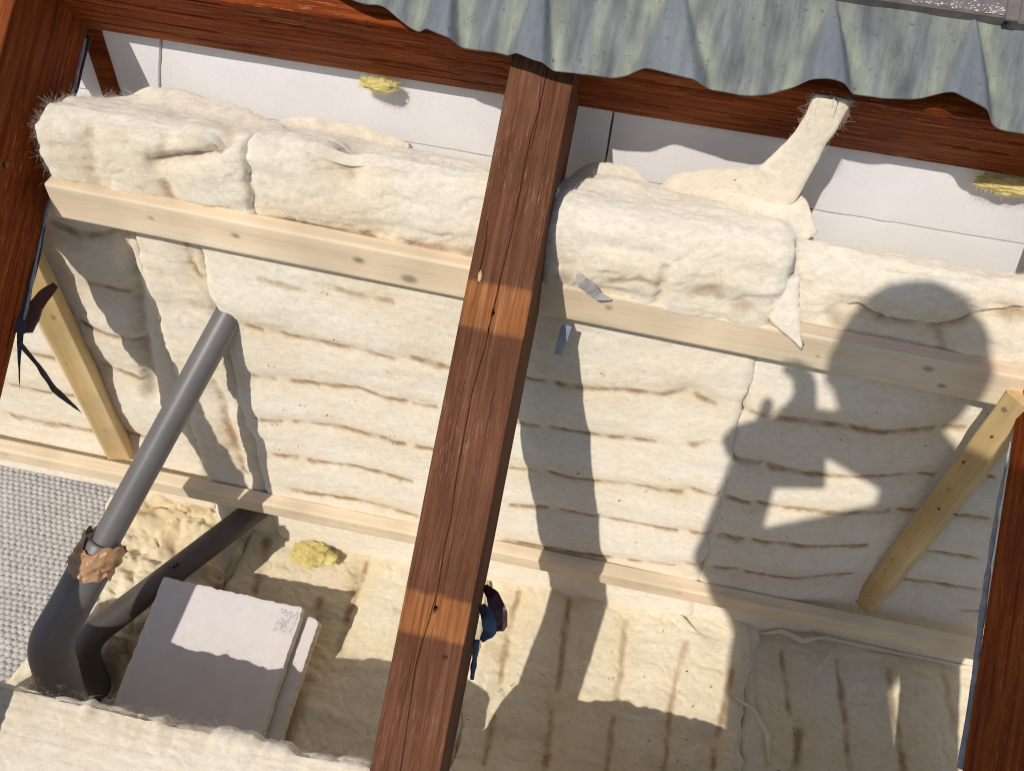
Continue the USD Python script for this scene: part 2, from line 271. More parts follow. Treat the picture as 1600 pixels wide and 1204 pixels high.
# ------------------------------------------------------------------ timbers: a rounded bar along local x with fine faces
def bar(L, w, d, r=0.003, step=0.004, xstep=0.006, fine_top=None, amp=0.0006, seed=0, cap=True, wander=0.0):
    """x in [0, L], y in [-w/2, w/2], z in [-d, 0]"""
    lp = rrect(-w / 2, w / 2, -d, 0, r, 3)
    lp = resample(lp, step)
    if fine_top:
        keep = lp[:, 1] < -r * 0.5
        ys = np.arange(w / 2 - r, -w / 2 + r, -fine_top)
        idx = np.where(~keep)[0]
        # the loop runs right side -> top (y falling) -> left side
        first = lp[(lp[:, 1] <= -r * 0.5)]
        a = first[first[:, 0] > 0]; b = first[first[:, 0] <= 0]
        right = a[np.argsort(a[:, 1])]; 
        side_r = right[(right[:, 0] > w / 2 - r * 1.01)]; bot_r = right[(right[:, 0] <= w / 2 - r * 1.01)]
        left = b[np.argsort(-b[:, 1])]
        side_l = left[(left[:, 0] < -w / 2 + r * 1.01)]; bot_l = left[(left[:, 0] >= -w / 2 + r * 1.01)]
        c1 = [(w / 2 - r + r * math.cos(t), -r + r * math.sin(t)) for t in np.linspace(0.3, 1.3, 4)]
        c2 = [(-w / 2 + r + r * math.cos(t), -r + r * math.sin(t)) for t in np.linspace(math.pi - 1.3, math.pi - 0.3, 4)]
        top = np.stack([ys, np.zeros_like(ys)], 1)
        bl = bot_l[np.argsort(bot_l[:, 0])]; br = bot_r[np.argsort(bot_r[:, 0])]
        lp = np.vstack([side_r[np.argsort(side_r[:, 1])], c1, top, c2, side_l[np.argsort(-side_l[:, 1])], bl, br])
    n = max(2, int(L / xstep) + 1); xs = np.linspace(0, L, n); m = len(lp)
    V = np.empty((n, m, 3)); V[:, :, 0] = xs[:, None]; V[:, :, 1:] = lp[None]
    P = V.reshape(-1, 3).copy(); F = grid_faces(n, m, True)
    Nn = normals(P, F)
    if (Nn * (P - np.array([0, 0, -d / 2]) * 1.0))[:, 1:].sum() < 0: F = F[:, ::-1]; Nn = -Nn
    g = fbm(P * np.array([6, 160, 160]), 3, seed) * 2 * amp + fbm(P * np.array([1.5, 10, 10]), 2, seed + 5) * amp * 2.5
    P = P + Nn * g[:, None]
    if wander: P[:, 1] += fbm(np.stack([P[:, 0] * 1.2, P[:, 0] * 0, P[:, 0] * 0], 1), 2, seed + 9) * wander
    if cap:
        for e in (0, n - 1):
            ring = P[e * m:(e + 1) * m]; c = ring.mean(0); k = len(P)
            P = np.vstack([P, ring, c[None]])
            a = np.arange(m); b = (a + 1) % m
            t = np.stack([np.full(m, k + m), k + a, k + b], 1)
            ref = np.cross(P[t[0, 1]] - P[t[0, 0]], P[t[0, 2]] - P[t[0, 0]])[0]
            if (ref < 0) != (e == 0): t = t[:, ::-1]
            F = np.vstack([F, t])
    return P, F

def spots(P, lst, soft=0.4):
    """painted marks at local points: (x, y, z, radius, stretch along x, strength)"""
    a = np.zeros(len(P))
    for x, y, z, r, sx, k in lst:
        d = np.sqrt(((P[:, 0] - x) / sx) ** 2 + (P[:, 1] - y) ** 2 + (P[:, 2] - z) ** 2)
        a = np.maximum(a, k * (1 - sstep(r * (1 - soft), r, d)))
    return a

RED_AX = (S, -EX, N)
# middle rafter -------------------------------------------------
S0, S1 = -0.95, 0.60
def on_rafter(x, s, xc): return (s - S0, -(x - xc))
xc = -0.1232
t = thing("rafter", "weathered brown middle rafter with two bare orange bands and a long crack", "rafter", roof(xc, S0), RED_AX, group=None)
P, F = bar(S1 - S0, 0.081, H, r=0.003, step=0.004, xstep=0.004, fine_top=0.0006, amp=0.0007, seed=3)
crack = [on_rafter(x, s, xc) for x, s in [(-0.113, 0.60)] + [(-0.118, 0.444), (-0.122, 0.342), (-0.123, 0.221), (-0.125, 0.154), (-0.130, 0.047), (-0.129, -0.077), (-0.124, -0.205)]] 
crack2 = [on_rafter(x, s, xc) for x, s in [(-0.125, -0.190), (-0.134, -0.274), (-0.131, -0.325), (-0.128, -0.384), (-0.128, -0.486)]]
crack3 = [on_rafter(x, s, xc) for x, s in [(-0.124, 0.448), (-0.117, 0.383), (-0.118, 0.355)]]
ck4 = [on_rafter(x, s, xc) for x, s in [(-0.105, -0.258), (-0.095, -0.255), (-0.085, -0.255)]]
top = P[:, 2] > -0.004
mark = np.zeros(len(P)); dep = np.zeros(len(P))
w1 = P[:, :2] + np.stack([np.zeros(len(P)), fbm(np.c_[P[:, 0] * 14, P[:, 0] * 0, P[:, 0] * 0], 3, 4) * 0.005], 1)
for cr, wd, dp in ((crack, 0.00065, 0.0016), (crack2, 0.0006, 0.0014), (crack3, 0.0005, 0.001), (ck4, 0.0009, 0.003)):
    d, tt = seg_dist(w1, cr); k = np.where(top, 1 - sstep(wd * 0.4, wd * 1.35, d), 0)
    mark = np.maximum(mark, k); dep = np.maximum(dep, k * dp)
rn = np.random.default_rng(5)
for _ in range(42):                                                    # fine drying checks
    x0 = rn.uniform(0, S1 - S0); y0 = rn.uniform(-0.038, 0.038); L0 = rn.uniform(0.03, 0.16)
    d, tt = seg_dist(w1, [(x0, y0), (x0 + L0, y0 + rn.uniform(-0.001, 0.001))])
    k = np.where(top, (1 - sstep(0.0002, 0.0009, d)) * 0.45, 0); mark = np.maximum(mark, k); dep = np.maximum(dep, k * 0.0012)
for x, s in [(-0.125, 0.153), (-0.124, -0.206)]:
    lx, ly = on_rafter(x, s, xc); d = np.hypot((P[:, 0] - lx), P[:, 1] - ly); k = np.where(top, 1 - sstep(0.0015, 0.0028, d), 0)
    mark = np.maximum(mark, k); dep = np.maximum(dep, k * 0.012)
fresh = np.zeros(len(P)); wob = fbm(P * np.array([40, 60, 60]), 3, 8) * 0.006
for s0, s1 in ((0.1275, 0.1845), (-0.2385, -0.1895)):
    a, b = s0 - S0, s1 - S0
    fresh = np.maximum(fresh, sstep(a - 0.003, a + 0.003, P[:, 0] + wob) * (1 - sstep(b - 0.003, b + 0.003, P[:, 0] + wob)))
fresh = np.where(P[:, 2] > -0.006, fresh, 0) * 0.95
P[:, 2] -= dep
part(t, "beam", (P, F), M_RAFTER, 35 if False else True, {"mark": np.clip(mark, 0, 1), "fresh": fresh})
for (x, s, L0, w0, h0) in [(-0.1535, 0.226, 0.075, 0.007, 0.004), (-0.1490, 0.192, 0.016, 0.006, 0.006), (-0.127, 0.118, 0.03, 0.002, 0.002)]:
    lx, ly = on_rafter(x, s, xc)
    sp = trimesh.creation.icosphere(2, 1.0); v = np.array(sp.vertices)
    v[:, 1] *= 1 - 0.7 * np.clip(v[:, 0], 0, 1); v = v * np.array([L0 / 2, w0 / 2, h0 / 2]); v += fbm(v * 400, 2, 3)[:, None] * 0.002
    part(t, "splinter", (v + np.array([lx, ly, 0.0005]), sp.faces), M_PINEG if L0 < 0.02 else M_RAFTER, True)

# side rafters --------------------------------------------------
def side_rafter(xin, side, label, seed):
    xcc = xin + side * 0.0405
    t = thing("rafter", label, "rafter", roof(xcc, S0), RED_AX)
    P, F = bar(S1 + 0.35 - S0, 0.081, H, r=0.004, step=0.0035, xstep=0.005, amp=0.0008, seed=seed)
    rn = np.random.default_rng(seed); mk = np.zeros(len(P)); dp = np.zeros(len(P)); yin = 0.0405 * side
    inner = np.abs(P[:, 1] - yin) < 0.004
    w2 = np.c_[P[:, 0], P[:, 2] + fbm(np.c_[P[:, 0] * 10, P[:, 0] * 0, P[:, 0] * 0], 3, seed) * 0.006]
    for _ in range(40):
        x0 = rn.uniform(0.1, 1.6); z0 = rn.uniform(-0.15, -0.005); L0 = rn.uniform(0.04, 0.2)
        d, _t = seg_dist(w2, [(x0, z0), (x0 + L0, z0 + rn.uniform(-0.004, 0.004))])
        k = np.where(inner, (1 - sstep(0.0006, 0.0028, d)) * rn.uniform(0.3, 0.8), 0); mk = np.maximum(mk, k); dp = np.maximum(dp, k * 0.0015)
    P[:, 1] -= np.sign(yin) * dp
    fr = np.where(P[:, 2] > -0.004, 0.15, 0)
    part(t, "beam", (P, F), M_RED, True, {"mark": mk, "fresh": fr})
    return t, xcc
tL, xcl = side_rafter(-0.8158, -1, "dark red left rafter with a nail head and torn membrane along it", 11)
tR, xcr = side_rafter(0.5595, 1, "dark red right rafter at the right edge, lower part only", 12)
nl = trimesh.creation.cylinder(0.0042, 0.004, sections=16); nl.apply_transform(trimesh.transformations.rotation_matrix(math.pi / 2, [1, 0, 0]))
Pn = np.array([-0.816, 0.831, -0.695]); lx = Pn @ S - S0; lz = Pn @ N + D
nl.apply_translation([lx, -0.0405 - 0.0012, lz]); part(tL, "nail", nl, M_RUST, 30)


# top beams between the rafters ---------------------------------
ST = 0.481
def trimmer(x0, x1, label, seed):
    t = thing("trimmer_beam", label, "beam", roof(x0, ST + 0.0405, -0.001), (EX, S, N))
    P, F = bar(x1 - x0, 0.081, H - 0.002, r=0.004, step=0.0028, xstep=0.004, amp=0.0011, seed=seed)
    rn = np.random.default_rng(seed); mk = np.zeros(len(P)); dp = np.zeros(len(P)); front = np.abs(P[:, 1] + 0.0405) < 0.004
    w2 = np.c_[P[:, 0], P[:, 2] + fbm(np.c_[P[:, 0] * 9, P[:, 0] * 0, P[:, 0] * 0], 3, seed) * 0.008]
    for _ in range(45):
        xx = rn.uniform(0, x1 - x0); z0 = rn.uniform(-0.15, -0.004); L0 = rn.uniform(0.03, 0.16)
        d, _t = seg_dist(w2, [(xx, z0), (xx + L0, z0 + rn.uniform(-0.003, 0.003))])
        k = np.where(front, (1 - sstep(0.0005, 0.0022, d)) * rn.uniform(0.3, 0.9), 0); mk = np.maximum(mk, k); dp = np.maximum(dp, k * 0.002)
    P[:, 1] += dp
    part(t, "beam", (P, F), M_RED, True, {"mark": mk, "fresh": np.where(front, 0.25 * sstep(-0.05, -0.15, P[:, 2]), 0)})
    return t
tb = trimmer(-0.8155, -0.1643, "red brown cross beam left of the middle rafter, sunlit grain", 21)
tb2 = trimmer(-0.0822, 0.5590, "red brown cross beam right of the middle rafter under the lead", 22)
sp_ = trimesh.creation.icosphere(2, 1.0)

# a pale board end beyond the left rafter and a brown stud against the blocks
t = thing("wall_stud", "narrow brown stud between left rafter and white blocks", "stud", (-0.826, 1.082, -0.83))
v, f = bar(0.20, 0.036, 0.02, r=0.003, step=0.006, xstep=0.02, amp=0.0006, seed=31)
part(t, "beam", (np.stack([v[:, 1], v[:, 2] + 0.04, v[:, 0] + 0.0], 1)[:, [0, 1, 2]], f[:, ::-1]), M_RED, True)

# ------------------------------------------------------------------ block wall
def rbox(x0, x1, y0, y1, z0, z1, r, seed, amp=0.0009):
    m = trimesh.creation.box(extents=[x1 - x0, y1 - y0, z1 - z0])
    for _ in range(5): m = m.subdivide()
    v = np.array(m.vertices); h = np.array([x1 - x0, y1 - y0, z1 - z0]) / 2
    inner = np.clip(v, -h + r, h - r); d = v - inner; l = np.linalg.norm(d, axis=1, keepdims=True)
    v = np.where(l > 1e-9, inner + d / np.maximum(l, 1e-9) * np.minimum(l, r), v)
    v += np.array([(x0 + x1) / 2, (y0 + y1) / 2, (z0 + z1) / 2])
    e = np.exp(-np.min(np.sort(h - np.abs(v - np.array([(x0 + x1) / 2, (y0 + y1) / 2, (z0 + z1) / 2])), axis=1)[:, 1:2], axis=1) / 0.006)
    v += fbm(v * 60, 3, seed)[:, None] * np.array([amp, amp, amp]) * (1 + 2.0 * e[:, None])
    return v, np.array(m.faces)
t = thing("block_wall", "white aerated concrete block wall behind the insulation at the top", "wall", (0, YB, -0.9))
def seam_x(top): return [-0.722, -0.033, 0.64]
for row, (z0, z1, yy, xs) in enumerate([(-0.742, -0.36, YB, [-1.36, -0.718, -0.033, 0.63, 1.29]), (-1.0, -0.7425, YB + 0.0025, [-1.36, -0.40, 0.28, 0.93, 1.5])]):
    for k in range(len(xs) - 1):
        g = 0.0014; g1 = 0.0032 if (k == 0 and row == 0) else g
        v, f = rbox(xs[k] + g, xs[k + 1] - g1, yy, yy + 0.12, z0, z1, 0.0012, 40 + row * 9 + k)
        if row == 0:    # joints lean a little
            v[:, 0] += (v[:, 2] + 0.65) * (0.30 if k == 0 else 0.0) * sstep(0.35, 0, np.abs(v[:, 0] - xs[1]))
            if k == 1: v[:, 0] += (v[:, 2] + 0.65) * 0.30 * sstep(0.35, 0, np.abs(v[:, 0] - xs[1]))
        part(t, "block", (v, f), M_BLOCK, 40, loc=(0, YB, -0.9))
part(t, "mortar", box_vf((-1.3, YB + 0.014, -1.0), (1.2, YB + 0.10, -0.36)), M_JOINT, False, loc=(0, YB, -0.9))

# ------------------------------------------------------------------ glass wool
def fibres(parent, name, P, Nn, w, count, m, seed, length=(0.004, 0.012), lift=0.2, along=(1, 0, 0), width=0.0001):
    rn = np.random.default_rng(seed)
    w = np.clip(w, 0, None); w = w / w.sum()
    idx = rn.choice(len(P), count, p=w)
    p = P[idx] + rn.normal(0, 0.0015, (count, 3)); n = Nn[idx]
    a = np.asarray(along, float)[None] * rn.choice([-1, 1], (count, 1)) + rn.normal(0, 0.55, (count, 3))
    a -= n * (a * n).sum(1, keepdims=True); a /= np.linalg.norm(a, axis=1, keepdims=True)
    L = rn.uniform(*length, (count, 1)); lf = rn.uniform(0.0, 1.0, (count, 1)) ** 2 * lift * 2
    d = a + n * lf; d /= np.linalg.norm(d, axis=1, keepdims=True)
    curl = np.cross(d, rn.normal(0, 1, (count, 3))) * 0.45
    K = 5; pts = np.empty((count, K, 3))
    for k in range(K):
        s = k / (K - 1); pts[:, k] = p + d * L * s + curl * L * s * s - n * 0.0008 * (1 - s)
    path = numbered(parent + "/" + name)
    c = UsdGeom.BasisCurves.Define(stage, path)
    c.CreateTypeAttr("linear"); c.CreateCurveVertexCountsAttr(Vt.IntArray.FromNumpy(np.full(count, K, np.int32)))
    c.CreatePointsAttr(Vt.Vec3fArray.FromNumpy(pts.reshape(-1, 3).astype(np.float32)))
    c.CreateWidthsAttr(Vt.FloatArray.FromNumpy(np.full(count * K, width, np.float32))); c.SetWidthsInterpolation("vertex")
    UsdShade.MaterialBindingAPI.Apply(c.GetPrim()).Bind(m)
    c.GetPrim().SetCustomDataByKey("kind", "stuff")

def batt(name, label, x0, x1, prof, m=None, mf=None, step=0.004, seed=0, endr=0.02, amp=(0.010, 0.004, 0.0012), stains=None, plane="xz", facing=(0, -1, 0),
         shear=None, ragged=0.0026, bulge=None, fib=8100, warmth=0.0, group=None, fine=None, zscale=1.0, stainw=0.004, groove=0.004, extra=None, fl=(0.005, 0.015), topfuzz=None):
    m = m or M_WOOL; mf = mf or M_FIB
    loc = np.array([(x0 + x1) / 2, np.mean([p[0] for p in prof]), min(p[1] for p in prof)])
    t = thing(name, label, "insulation batt" if name == "insulation_batt" else name.replace("_", " "), loc, group=group)
    lp = resample(prof, step); n = int((x1 - x0) / step) + 1; mm = len(lp); cen = lp.mean(0)
    u = np.linspace(0, 1, n); X = x0 + (x1 - x0) * u
    e = np.minimum(X - x0, x1 - X); ins = endr - np.sqrt(np.clip(endr ** 2 - np.clip(endr - e, 0, endr) ** 2, 0, None))
    V = np.empty((n, mm, 3)); V[:, :, 0] = X[:, None]
    rel = lp - cen; ln = np.linalg.norm(rel, axis=1, keepdims=True)
    half = np.abs(rel).max(0)
    q = rel[None] * (1 - ins[:, None, None] / half[None, None].clip(0.03)) + cen
    V[:, :, 1:] = q
    P = V.reshape(-1, 3); F = grid_faces(n, mm, True); k = len(P)
    P = np.vstack([P, [[x0, *cen], [x1, *cen]]])
    a = np.arange(mm); b = (a + 1) % mm
    F = np.vstack([F, np.stack([np.full(mm, k), b, a], 1), np.stack([np.full(mm, k + 1), (n - 1) * mm + a, (n - 1) * mm + b], 1)])
    Nn = normals(P, F)
    cc = np.array([0, *cen]); 
    if ((P - cc) * Nn)[:, 1:].sum() < 0: F = F[:, ::-1]; Nn = -Nn
    ee = np.r_[np.repeat(e, mm), 0, 0]
    lump = fbm(P * np.array([4, 9, 10]), 3, seed) * 2
    midn = fbm(P * np.array([9, 28, 28]), 3, seed + 3) * 2
    fin = fbm(P * np.array([22, 150, 150]), 3, seed + 6) * 2
    d = 0.95 * amp[0] * lump + 1.0 * amp[1] * midn + 0.7 * amp[2] * fin + 0.22 * amp[1] * fbm(P * 48, 3, seed + 41) * 2
    fm = np.abs(fbm(P * np.array([14, 20, 20]), 3, seed + 13) * 2)       # creases
    d -= 0.28 * amp[1] * (1 - sstep(0.0, 0.09, fm))
    fc = (Nn @ np.asarray(facing, float))
    stain = np.zeros(len(P)); warm = np.full(len(P), float(warmth))
    p2 = P[:, [0, 2]] if plane == "xz" else P[:, [0, 1]]
    p2 = p2 + np.stack([fbm(P * 45, 2, seed + 1), fbm(P * 38, 3, seed + 2)], 1) * 0.006
    for ln_ in stains or []:
        pts, wd, st = ln_[0], ln_[1], ln_[2]
        d_, t_ = seg_dist(p2, pts)
        rag = 1 + 1.0 * fbm(P * np.array([90, 90, 90]), 2, seed + 21) + 0.9 * fbm(P * 25, 2, seed + 22)
        kk = (1 - sstep(wd * 0.12, wd * 1.0, d_ / np.clip(rag, 0.3, 2))) * (fc > 0.3)
        stain = np.maximum(stain, kk * st * np.clip(0.80 + 2.4 * fbm(P * 48, 3, seed + 23), 0.12, 1))
        warm += 0.35 * st * np.exp(-(d_ / (wd * 4.0)) ** 2) * (fc > 0.2)
        d -= groove * st * (0.6 * np.exp(-(d_ / (wd * 1.1)) ** 2) + 1.1 * np.exp(-(d_ / 0.022) ** 2))
    if bulge is not None: d += bulge(P, Nn)
    if extra is not None:
        dd, ss = extra(P, Nn, p2); d += dd; stain = np.maximum(stain, ss)
    P = P + Nn * d[:, None]
    P[:, 0] += np.sign(P[:, 0] - (x0 + x1) / 2) * np.exp(-ee / 0.012) * fbm(P * np.array([0, 20, 20]), 3, seed + 31) * ragged * 4
    if shear is not None: P[:, 0] += shear(P)
    vis = ((Nn[:, 1] < 0.3) | (Nn[:, 2] > 0.3)).astype(float)
    part(t, "body", (P - loc, F), m, True, {"stain": np.clip(stain, 0, 1), "warmth": np.clip(warm, -0.5, 1)})
    if fib:
        edge = 0.40 + 0.8 * np.exp(-ee / 0.01)
        if topfuzz is not None: edge = edge + topfuzz(P, Nn)
        fibres(t, "fibre", P - loc, Nn, vis * edge, fib, mf, seed + 77, fl, 0.11)
    return t, loc

# wall sheets (front face near Y = 0.877)
def wprof(zt, zb, y=YW, th=0.09, r=0.018):
    return rrect(y, y + th, zb, zt, r, 4)
def W(pts, w=0.0045, s=0.9): return (pts, w * 1.85, min(1.1, s * 1.1))
ZT = -0.775
stA = [W([(-0.857, -0.867), (-0.818, -0.876), (-0.752, -0.858)], 0.006, .8), W([(-0.846, -0.990), (-0.820, -0.991), (-0.784, -0.995)]), W([(-0.886, -1.085), (-0.846, -1.105), (-0.790, -1.113)]), W([(-0.882, -1.200), (-0.814, -1.222)]), W([(-1.057, -1.209), (-0.981, -1.210)]), W([(-1.116, -1.318), (-1.049, -1.318), (-0.976, -1.312)]), W([(-1.162, -1.428), (-1.078, -1.428), (-0.974, -1.423)], .006), W([(-0.942, -1.399), (-0.859, -1.419)])]
def crease(poly, depth, wd, st=0.0):
    def fn(P, Nn, p2):
        d_, t_ = seg_dist(p2, poly); k = np.exp(-(d_ / wd) ** 2) * (Nn[:, 1] < 0.4)
        return -depth * k, st * np.exp(-(d_ / (wd * 0.7)) ** 2) * np.clip(0.7 + 2.5 * fbm(P * 60, 2, 5), 0, 1) * (Nn[:, 1] < 0.5)
    return fn
cA = crease([(-0.735, -0.817), (-0.750, -0.983), (-0.779, -1.251), (-0.794, -1.416)], 0.018, 0.012, 0.65)
batt("insulation_batt", "cream wool wall batt behind the left post, left of the deep fold", -1.45, -0.728, wprof(ZT, -1.64, YW + 0.035), seed=101, stains=stA, shear=lambda P: (P[:, 2] + 1.1) * 0.03 * sstep(-0.9, -0.72, P[:, 0]), extra=crease([(-0.742, -0.819), (-0.762, -0.985), (-0.800, -1.257)], 0.02, 0.014, 0.45), fib=8100)
stB = [W([(-0.724, -0.827), (-0.731, -0.936), (-0.744, -1.070), (-0.737, -1.184)], .006, .9), W([(-0.620, -0.832), (-0.620, -0.871)], .005, .7), W([(-0.642, -1.141), (-0.641, -1.247), (-0.637, -1.324)], .006, .8), W([(-0.641, -1.285), (-0.634, -1.418)], .006, .9), W([(-0.616, -0.877), (-0.608, -0.894)]), W([(-0.745, -1.241), (-0.742, -1.357), (-0.747, -1.433)], .006, .7), W([(-0.634, -0.954), (-0.587, -0.957)], .007, .4), W([(-0.557, -0.864), (-0.527, -0.866)], .006, .6)]
batt("insulation_batt", "narrow wool wall batt that the grey pipe goes into", -0.722, -0.592, wprof(ZT, -1.64, YW + 0.006), seed=102, stains=stB, fib=6300, endr=0.025, amp=(0.012, 0.007, 0.0016), shear=lambda P: (P[:, 2] + 1.1) * 0.03 * sstep(-0.63, -0.70, P[:, 0]))
stC = [W([(-0.507, -0.865), (-0.438, -0.874)], .004, .5), W([(-0.397, -0.858), (-0.304, -0.862)], .004, .6), W([(-0.547, -0.975), (-0.527, -0.980)]), W([(-0.505, -0.979), (-0.426, -0.981), (-0.362, -0.979), (-0.305, -0.986)]), W([(-0.274, -0.977), (-0.217, -0.984)]),
    W([(-0.559, -1.101), (-0.525, -1.101)]), W([(-0.490, -1.098), (-0.371, -1.084), (-0.327, -1.095), (-0.294, -1.095)]), W([(-0.274, -1.098), (-0.238, -1.093)]), W([(-0.564, -1.219), (-0.527, -1.213)]), W([(-0.499, -1.205), (-0.403, -1.194), (-0.298, -1.208)]), W([(-0.269, -1.208), (-0.239, -1.208)]),
    W([(-0.555, -1.328), (-0.516, -1.326)]), W([(-0.491, -1.328), (-0.389, -1.315), (-0.290, -1.328)]), W([(-0.538, -1.436), (-0.398, -1.426), (-0.280, -1.437)], .005, 1),
    W([(-0.094, -0.979), (-0.066, -0.980)]), W([(-0.044, -0.979), (0.045, -0.967), (0.122, -0.960), (0.161, -0.940)]), W([(0.178, -0.949), (0.204, -0.959)], .006), W([(-0.097, -1.098), (-0.064, -1.098)]), W([(-0.041, -1.096), (0.042, -1.088), (0.124, -1.076)]), W([(0.186, -1.052), (0.208, -1.038)], .006, .7),
    W([(-0.100, -1.220), (-0.060, -1.213)]), W([(-0.035, -1.209), (0.014, -1.211), (0.102, -1.197), (0.183, -1.189)]), W([(0.202, -1.176), (0.247, -1.180)]), W([(-0.093, -1.334), (-0.033, -1.323)]), W([(-0.004, -1.319), (0.097, -1.315), (0.191, -1.313)]), W([(0.214, -1.309), (0.270, -1.301)]),
    W([(0.123, -1.444), (0.195, -1.427)], .004, .8), W([(0.222, -1.411), (0.284, -1.415)]), W([(-0.098, -1.459), (0.086, -1.451)], .006, 1)]
def bulgeC(P, Nn):
    g = np.zeros(len(P))
    for (x, z, r, a) in [(*(0.204, -1.043), 0.05, 0.008), (*(0.196, -1.096), 0.06, 0.006), (*(-0.361, -0.957), 0.12, 0.004), (*(-0.523, -0.928), 0.06, 0.010), (*(-0.569, -1.189), .08, .006)]:
        g += a * np.exp(-((P[:, 0] - x) ** 2 + (P[:, 2] - z) ** 2) / r ** 2)
    return g
batt("insulation_batt", "wide wool wall batt with long brown dashes behind the middle rafter", -0.600, 0.254, wprof(ZT, -1.64), seed=103, stains=stC, bulge=bulgeC, fib=19800, amp=(0.008, 0.0032, 0.0011), shear=lambda P: -(P[:, 2] + 1.08) * 0.095 * sstep(-0.1, 0.24, P[:, 0]))
stD = [W([(0.238, -0.961), (0.284, -0.970)], .0045, .6), W([(0.308, -0.971), (0.399, -0.959), (0.445, -0.958), (0.514, -0.946)], .0055), W([(0.536, -0.943), (0.559, -0.943)], .006), W([(0.244, -1.081), (0.295, -1.081)], .006, .8), W([(0.316, -1.083), (0.372, -1.082), (0.439, -1.072), (0.524, -1.061)], .005), W([(0.547, -1.058), (0.562, -1.058)], .005),
    W([(0.259, -1.186), (0.300, -1.197)]), W([(0.320, -1.190), (0.423, -1.178), (0.536, -1.168)], .005), W([(0.554, -1.162), (0.573, -1.158)]), W([(0.270, -1.301), (0.308, -1.304)], .006), W([(0.332, -1.299), (0.437, -1.289), (0.539, -1.278)], .005), W([(0.272, -1.415), (0.317, -1.409)]), W([(0.340, -1.410), (0.449, -1.401), (0.547, -1.379)]),
    W([(0.618, -1.043), (0.652, -1.043)], .005), W([(0.618, -1.154), (0.690, -1.146)]), W([(0.620, -1.272), (0.722, -1.259)]), W([(0.615, -1.375), (0.765, -1.353)], .004), W([(0.782, -1.441), (0.811, -1.428)])]
batt("insulation_batt", "wool wall batt behind the right post, crossed by the shadow of a person", 0.245, 1.25, wprof(ZT, -1.64, YW + 0.004), seed=104, stains=stD, fib=13500, amp=(0.007, 0.0030, 0.0010), bulge=lambda P, Nn: -0.028 * sstep(0.42, 0.6, P[:, 0]) * (Nn[:, 1] < 0), shear=lambda P: -(P[:, 2] + 1.08) * 0.095 * (1 - sstep(0.25, 0.5, P[:, 0])))

# upper batts lying above the upper batten
def uprof(dy=0.0, top=-0.645, back=-0.71, yb=1.045, zb=-0.80):
    return np.array([(0.885 + dy, zb), (0.872 + dy, -0.765), (0.868 + dy, -0.73), (0.871 + dy, -0.70), (0.876 + dy, top - 0.016), (0.888 + dy, top - 0.002), (0.91 + dy, top + 0.001), (0.98, (top + back) / 2 + 0.004), (yb - 0.012, back + 0.004), (yb, back - 0.01), (yb, zb)])
tf = lambda P, Nn: 1.6 * sstep(0.98, 1.04, P[:, 1]) * (Nn[:, 2] > 0.1)
st = [W([(-0.712, -0.659), (-0.719, -0.693)], .007, .6), W([(-0.720, -0.716), (-0.726, -0.743)], .009, .6), W([(-0.607, -0.645), (-0.613, -0.678)], .006, .45), W([(-0.612, -0.713), (-0.615, -0.749)], .006, .8), W([(-0.508, -0.625), (-0.541, -0.654)], .006, .5)]
t1, l1 = batt("insulation_batt", "upper wool batt at the left rafter with a torn corner", -0.787, -0.492, uprof(0.0, -0.640, -0.715), seed=201, stains=st, fib=14400, amp=(0.014, 0.0075, 0.003), endr=0.012, topfuzz=None, fl=(0.005, 0.017), extra=crease([(-0.511, -0.624), (-0.544, -0.658), (-0.624, -0.684)], 0.02, 0.008, 0.5),
     bulge=lambda P, Nn: 0.020 * np.exp(-((P[:, 0] + 0.70) / 0.05) ** 2) * sstep(0.98, 1.03, P[:, 1]) * np.clip(Nn[:, 2], 0, 1) + 0.03 * np.exp(-((P[:, 0] + 0.62) / 0.09) ** 2) * sstep(0.98, 1.03, P[:, 1]) * np.clip(Nn[:, 2], 0, 1))
st = [W([(-0.552, -0.749), (-0.473, -0.749), (-0.381, -0.758)], .007, .7), W([(-0.344, -0.750), (-0.315, -0.733)], .008, .5), W([(-0.373, -0.637), (-0.358, -0.664)], .008, .5), W([(-0.310, -0.640), (-0.276, -0.638)], .010, .3), W([(-0.274, -0.748), (-0.226, -0.744), (-0.186, -0.743)], .006, .8), W([(-0.444, -0.757), (-0.381, -0.753), (-0.326, -0.753)], .006, .8)]
tu2, lu2 = batt("insulation_batt", "upper wool batt left of the middle rafter, on the left pine batten", -0.495, -0.085, uprof(0.008, -0.640, -0.705), seed=202, stains=st, fib=16200, amp=(0.014, 0.008, 0.003), endr=0.014, topfuzz=None, fl=(0.005, 0.017),
     bulge=lambda P, Nn: -0.022 * np.exp(-((P[:, 0] + 0.36) / 0.03) ** 2 - ((P[:, 2] + 0.66) / 0.02) ** 2) + 0.015 * np.exp(-((P[:, 0] + 0.13) / 0.03) ** 2) * sstep(1.0, 1.04, P[:, 1]) * np.clip(Nn[:, 2], 0, 1))
st = [W([(0.009, -0.728), (0.040, -0.712), (0.067, -0.720)], .004, .7), W([(0.117, -0.720), (0.131, -0.711)], .010, .55), W([(0.141, -0.717), (0.147, -0.724)], .006, .5), W([(0.173, -0.729), (0.182, -0.732)], .009, .6), W([(-0.063, -0.744), (-0.052, -0.725)], .008, .5)]
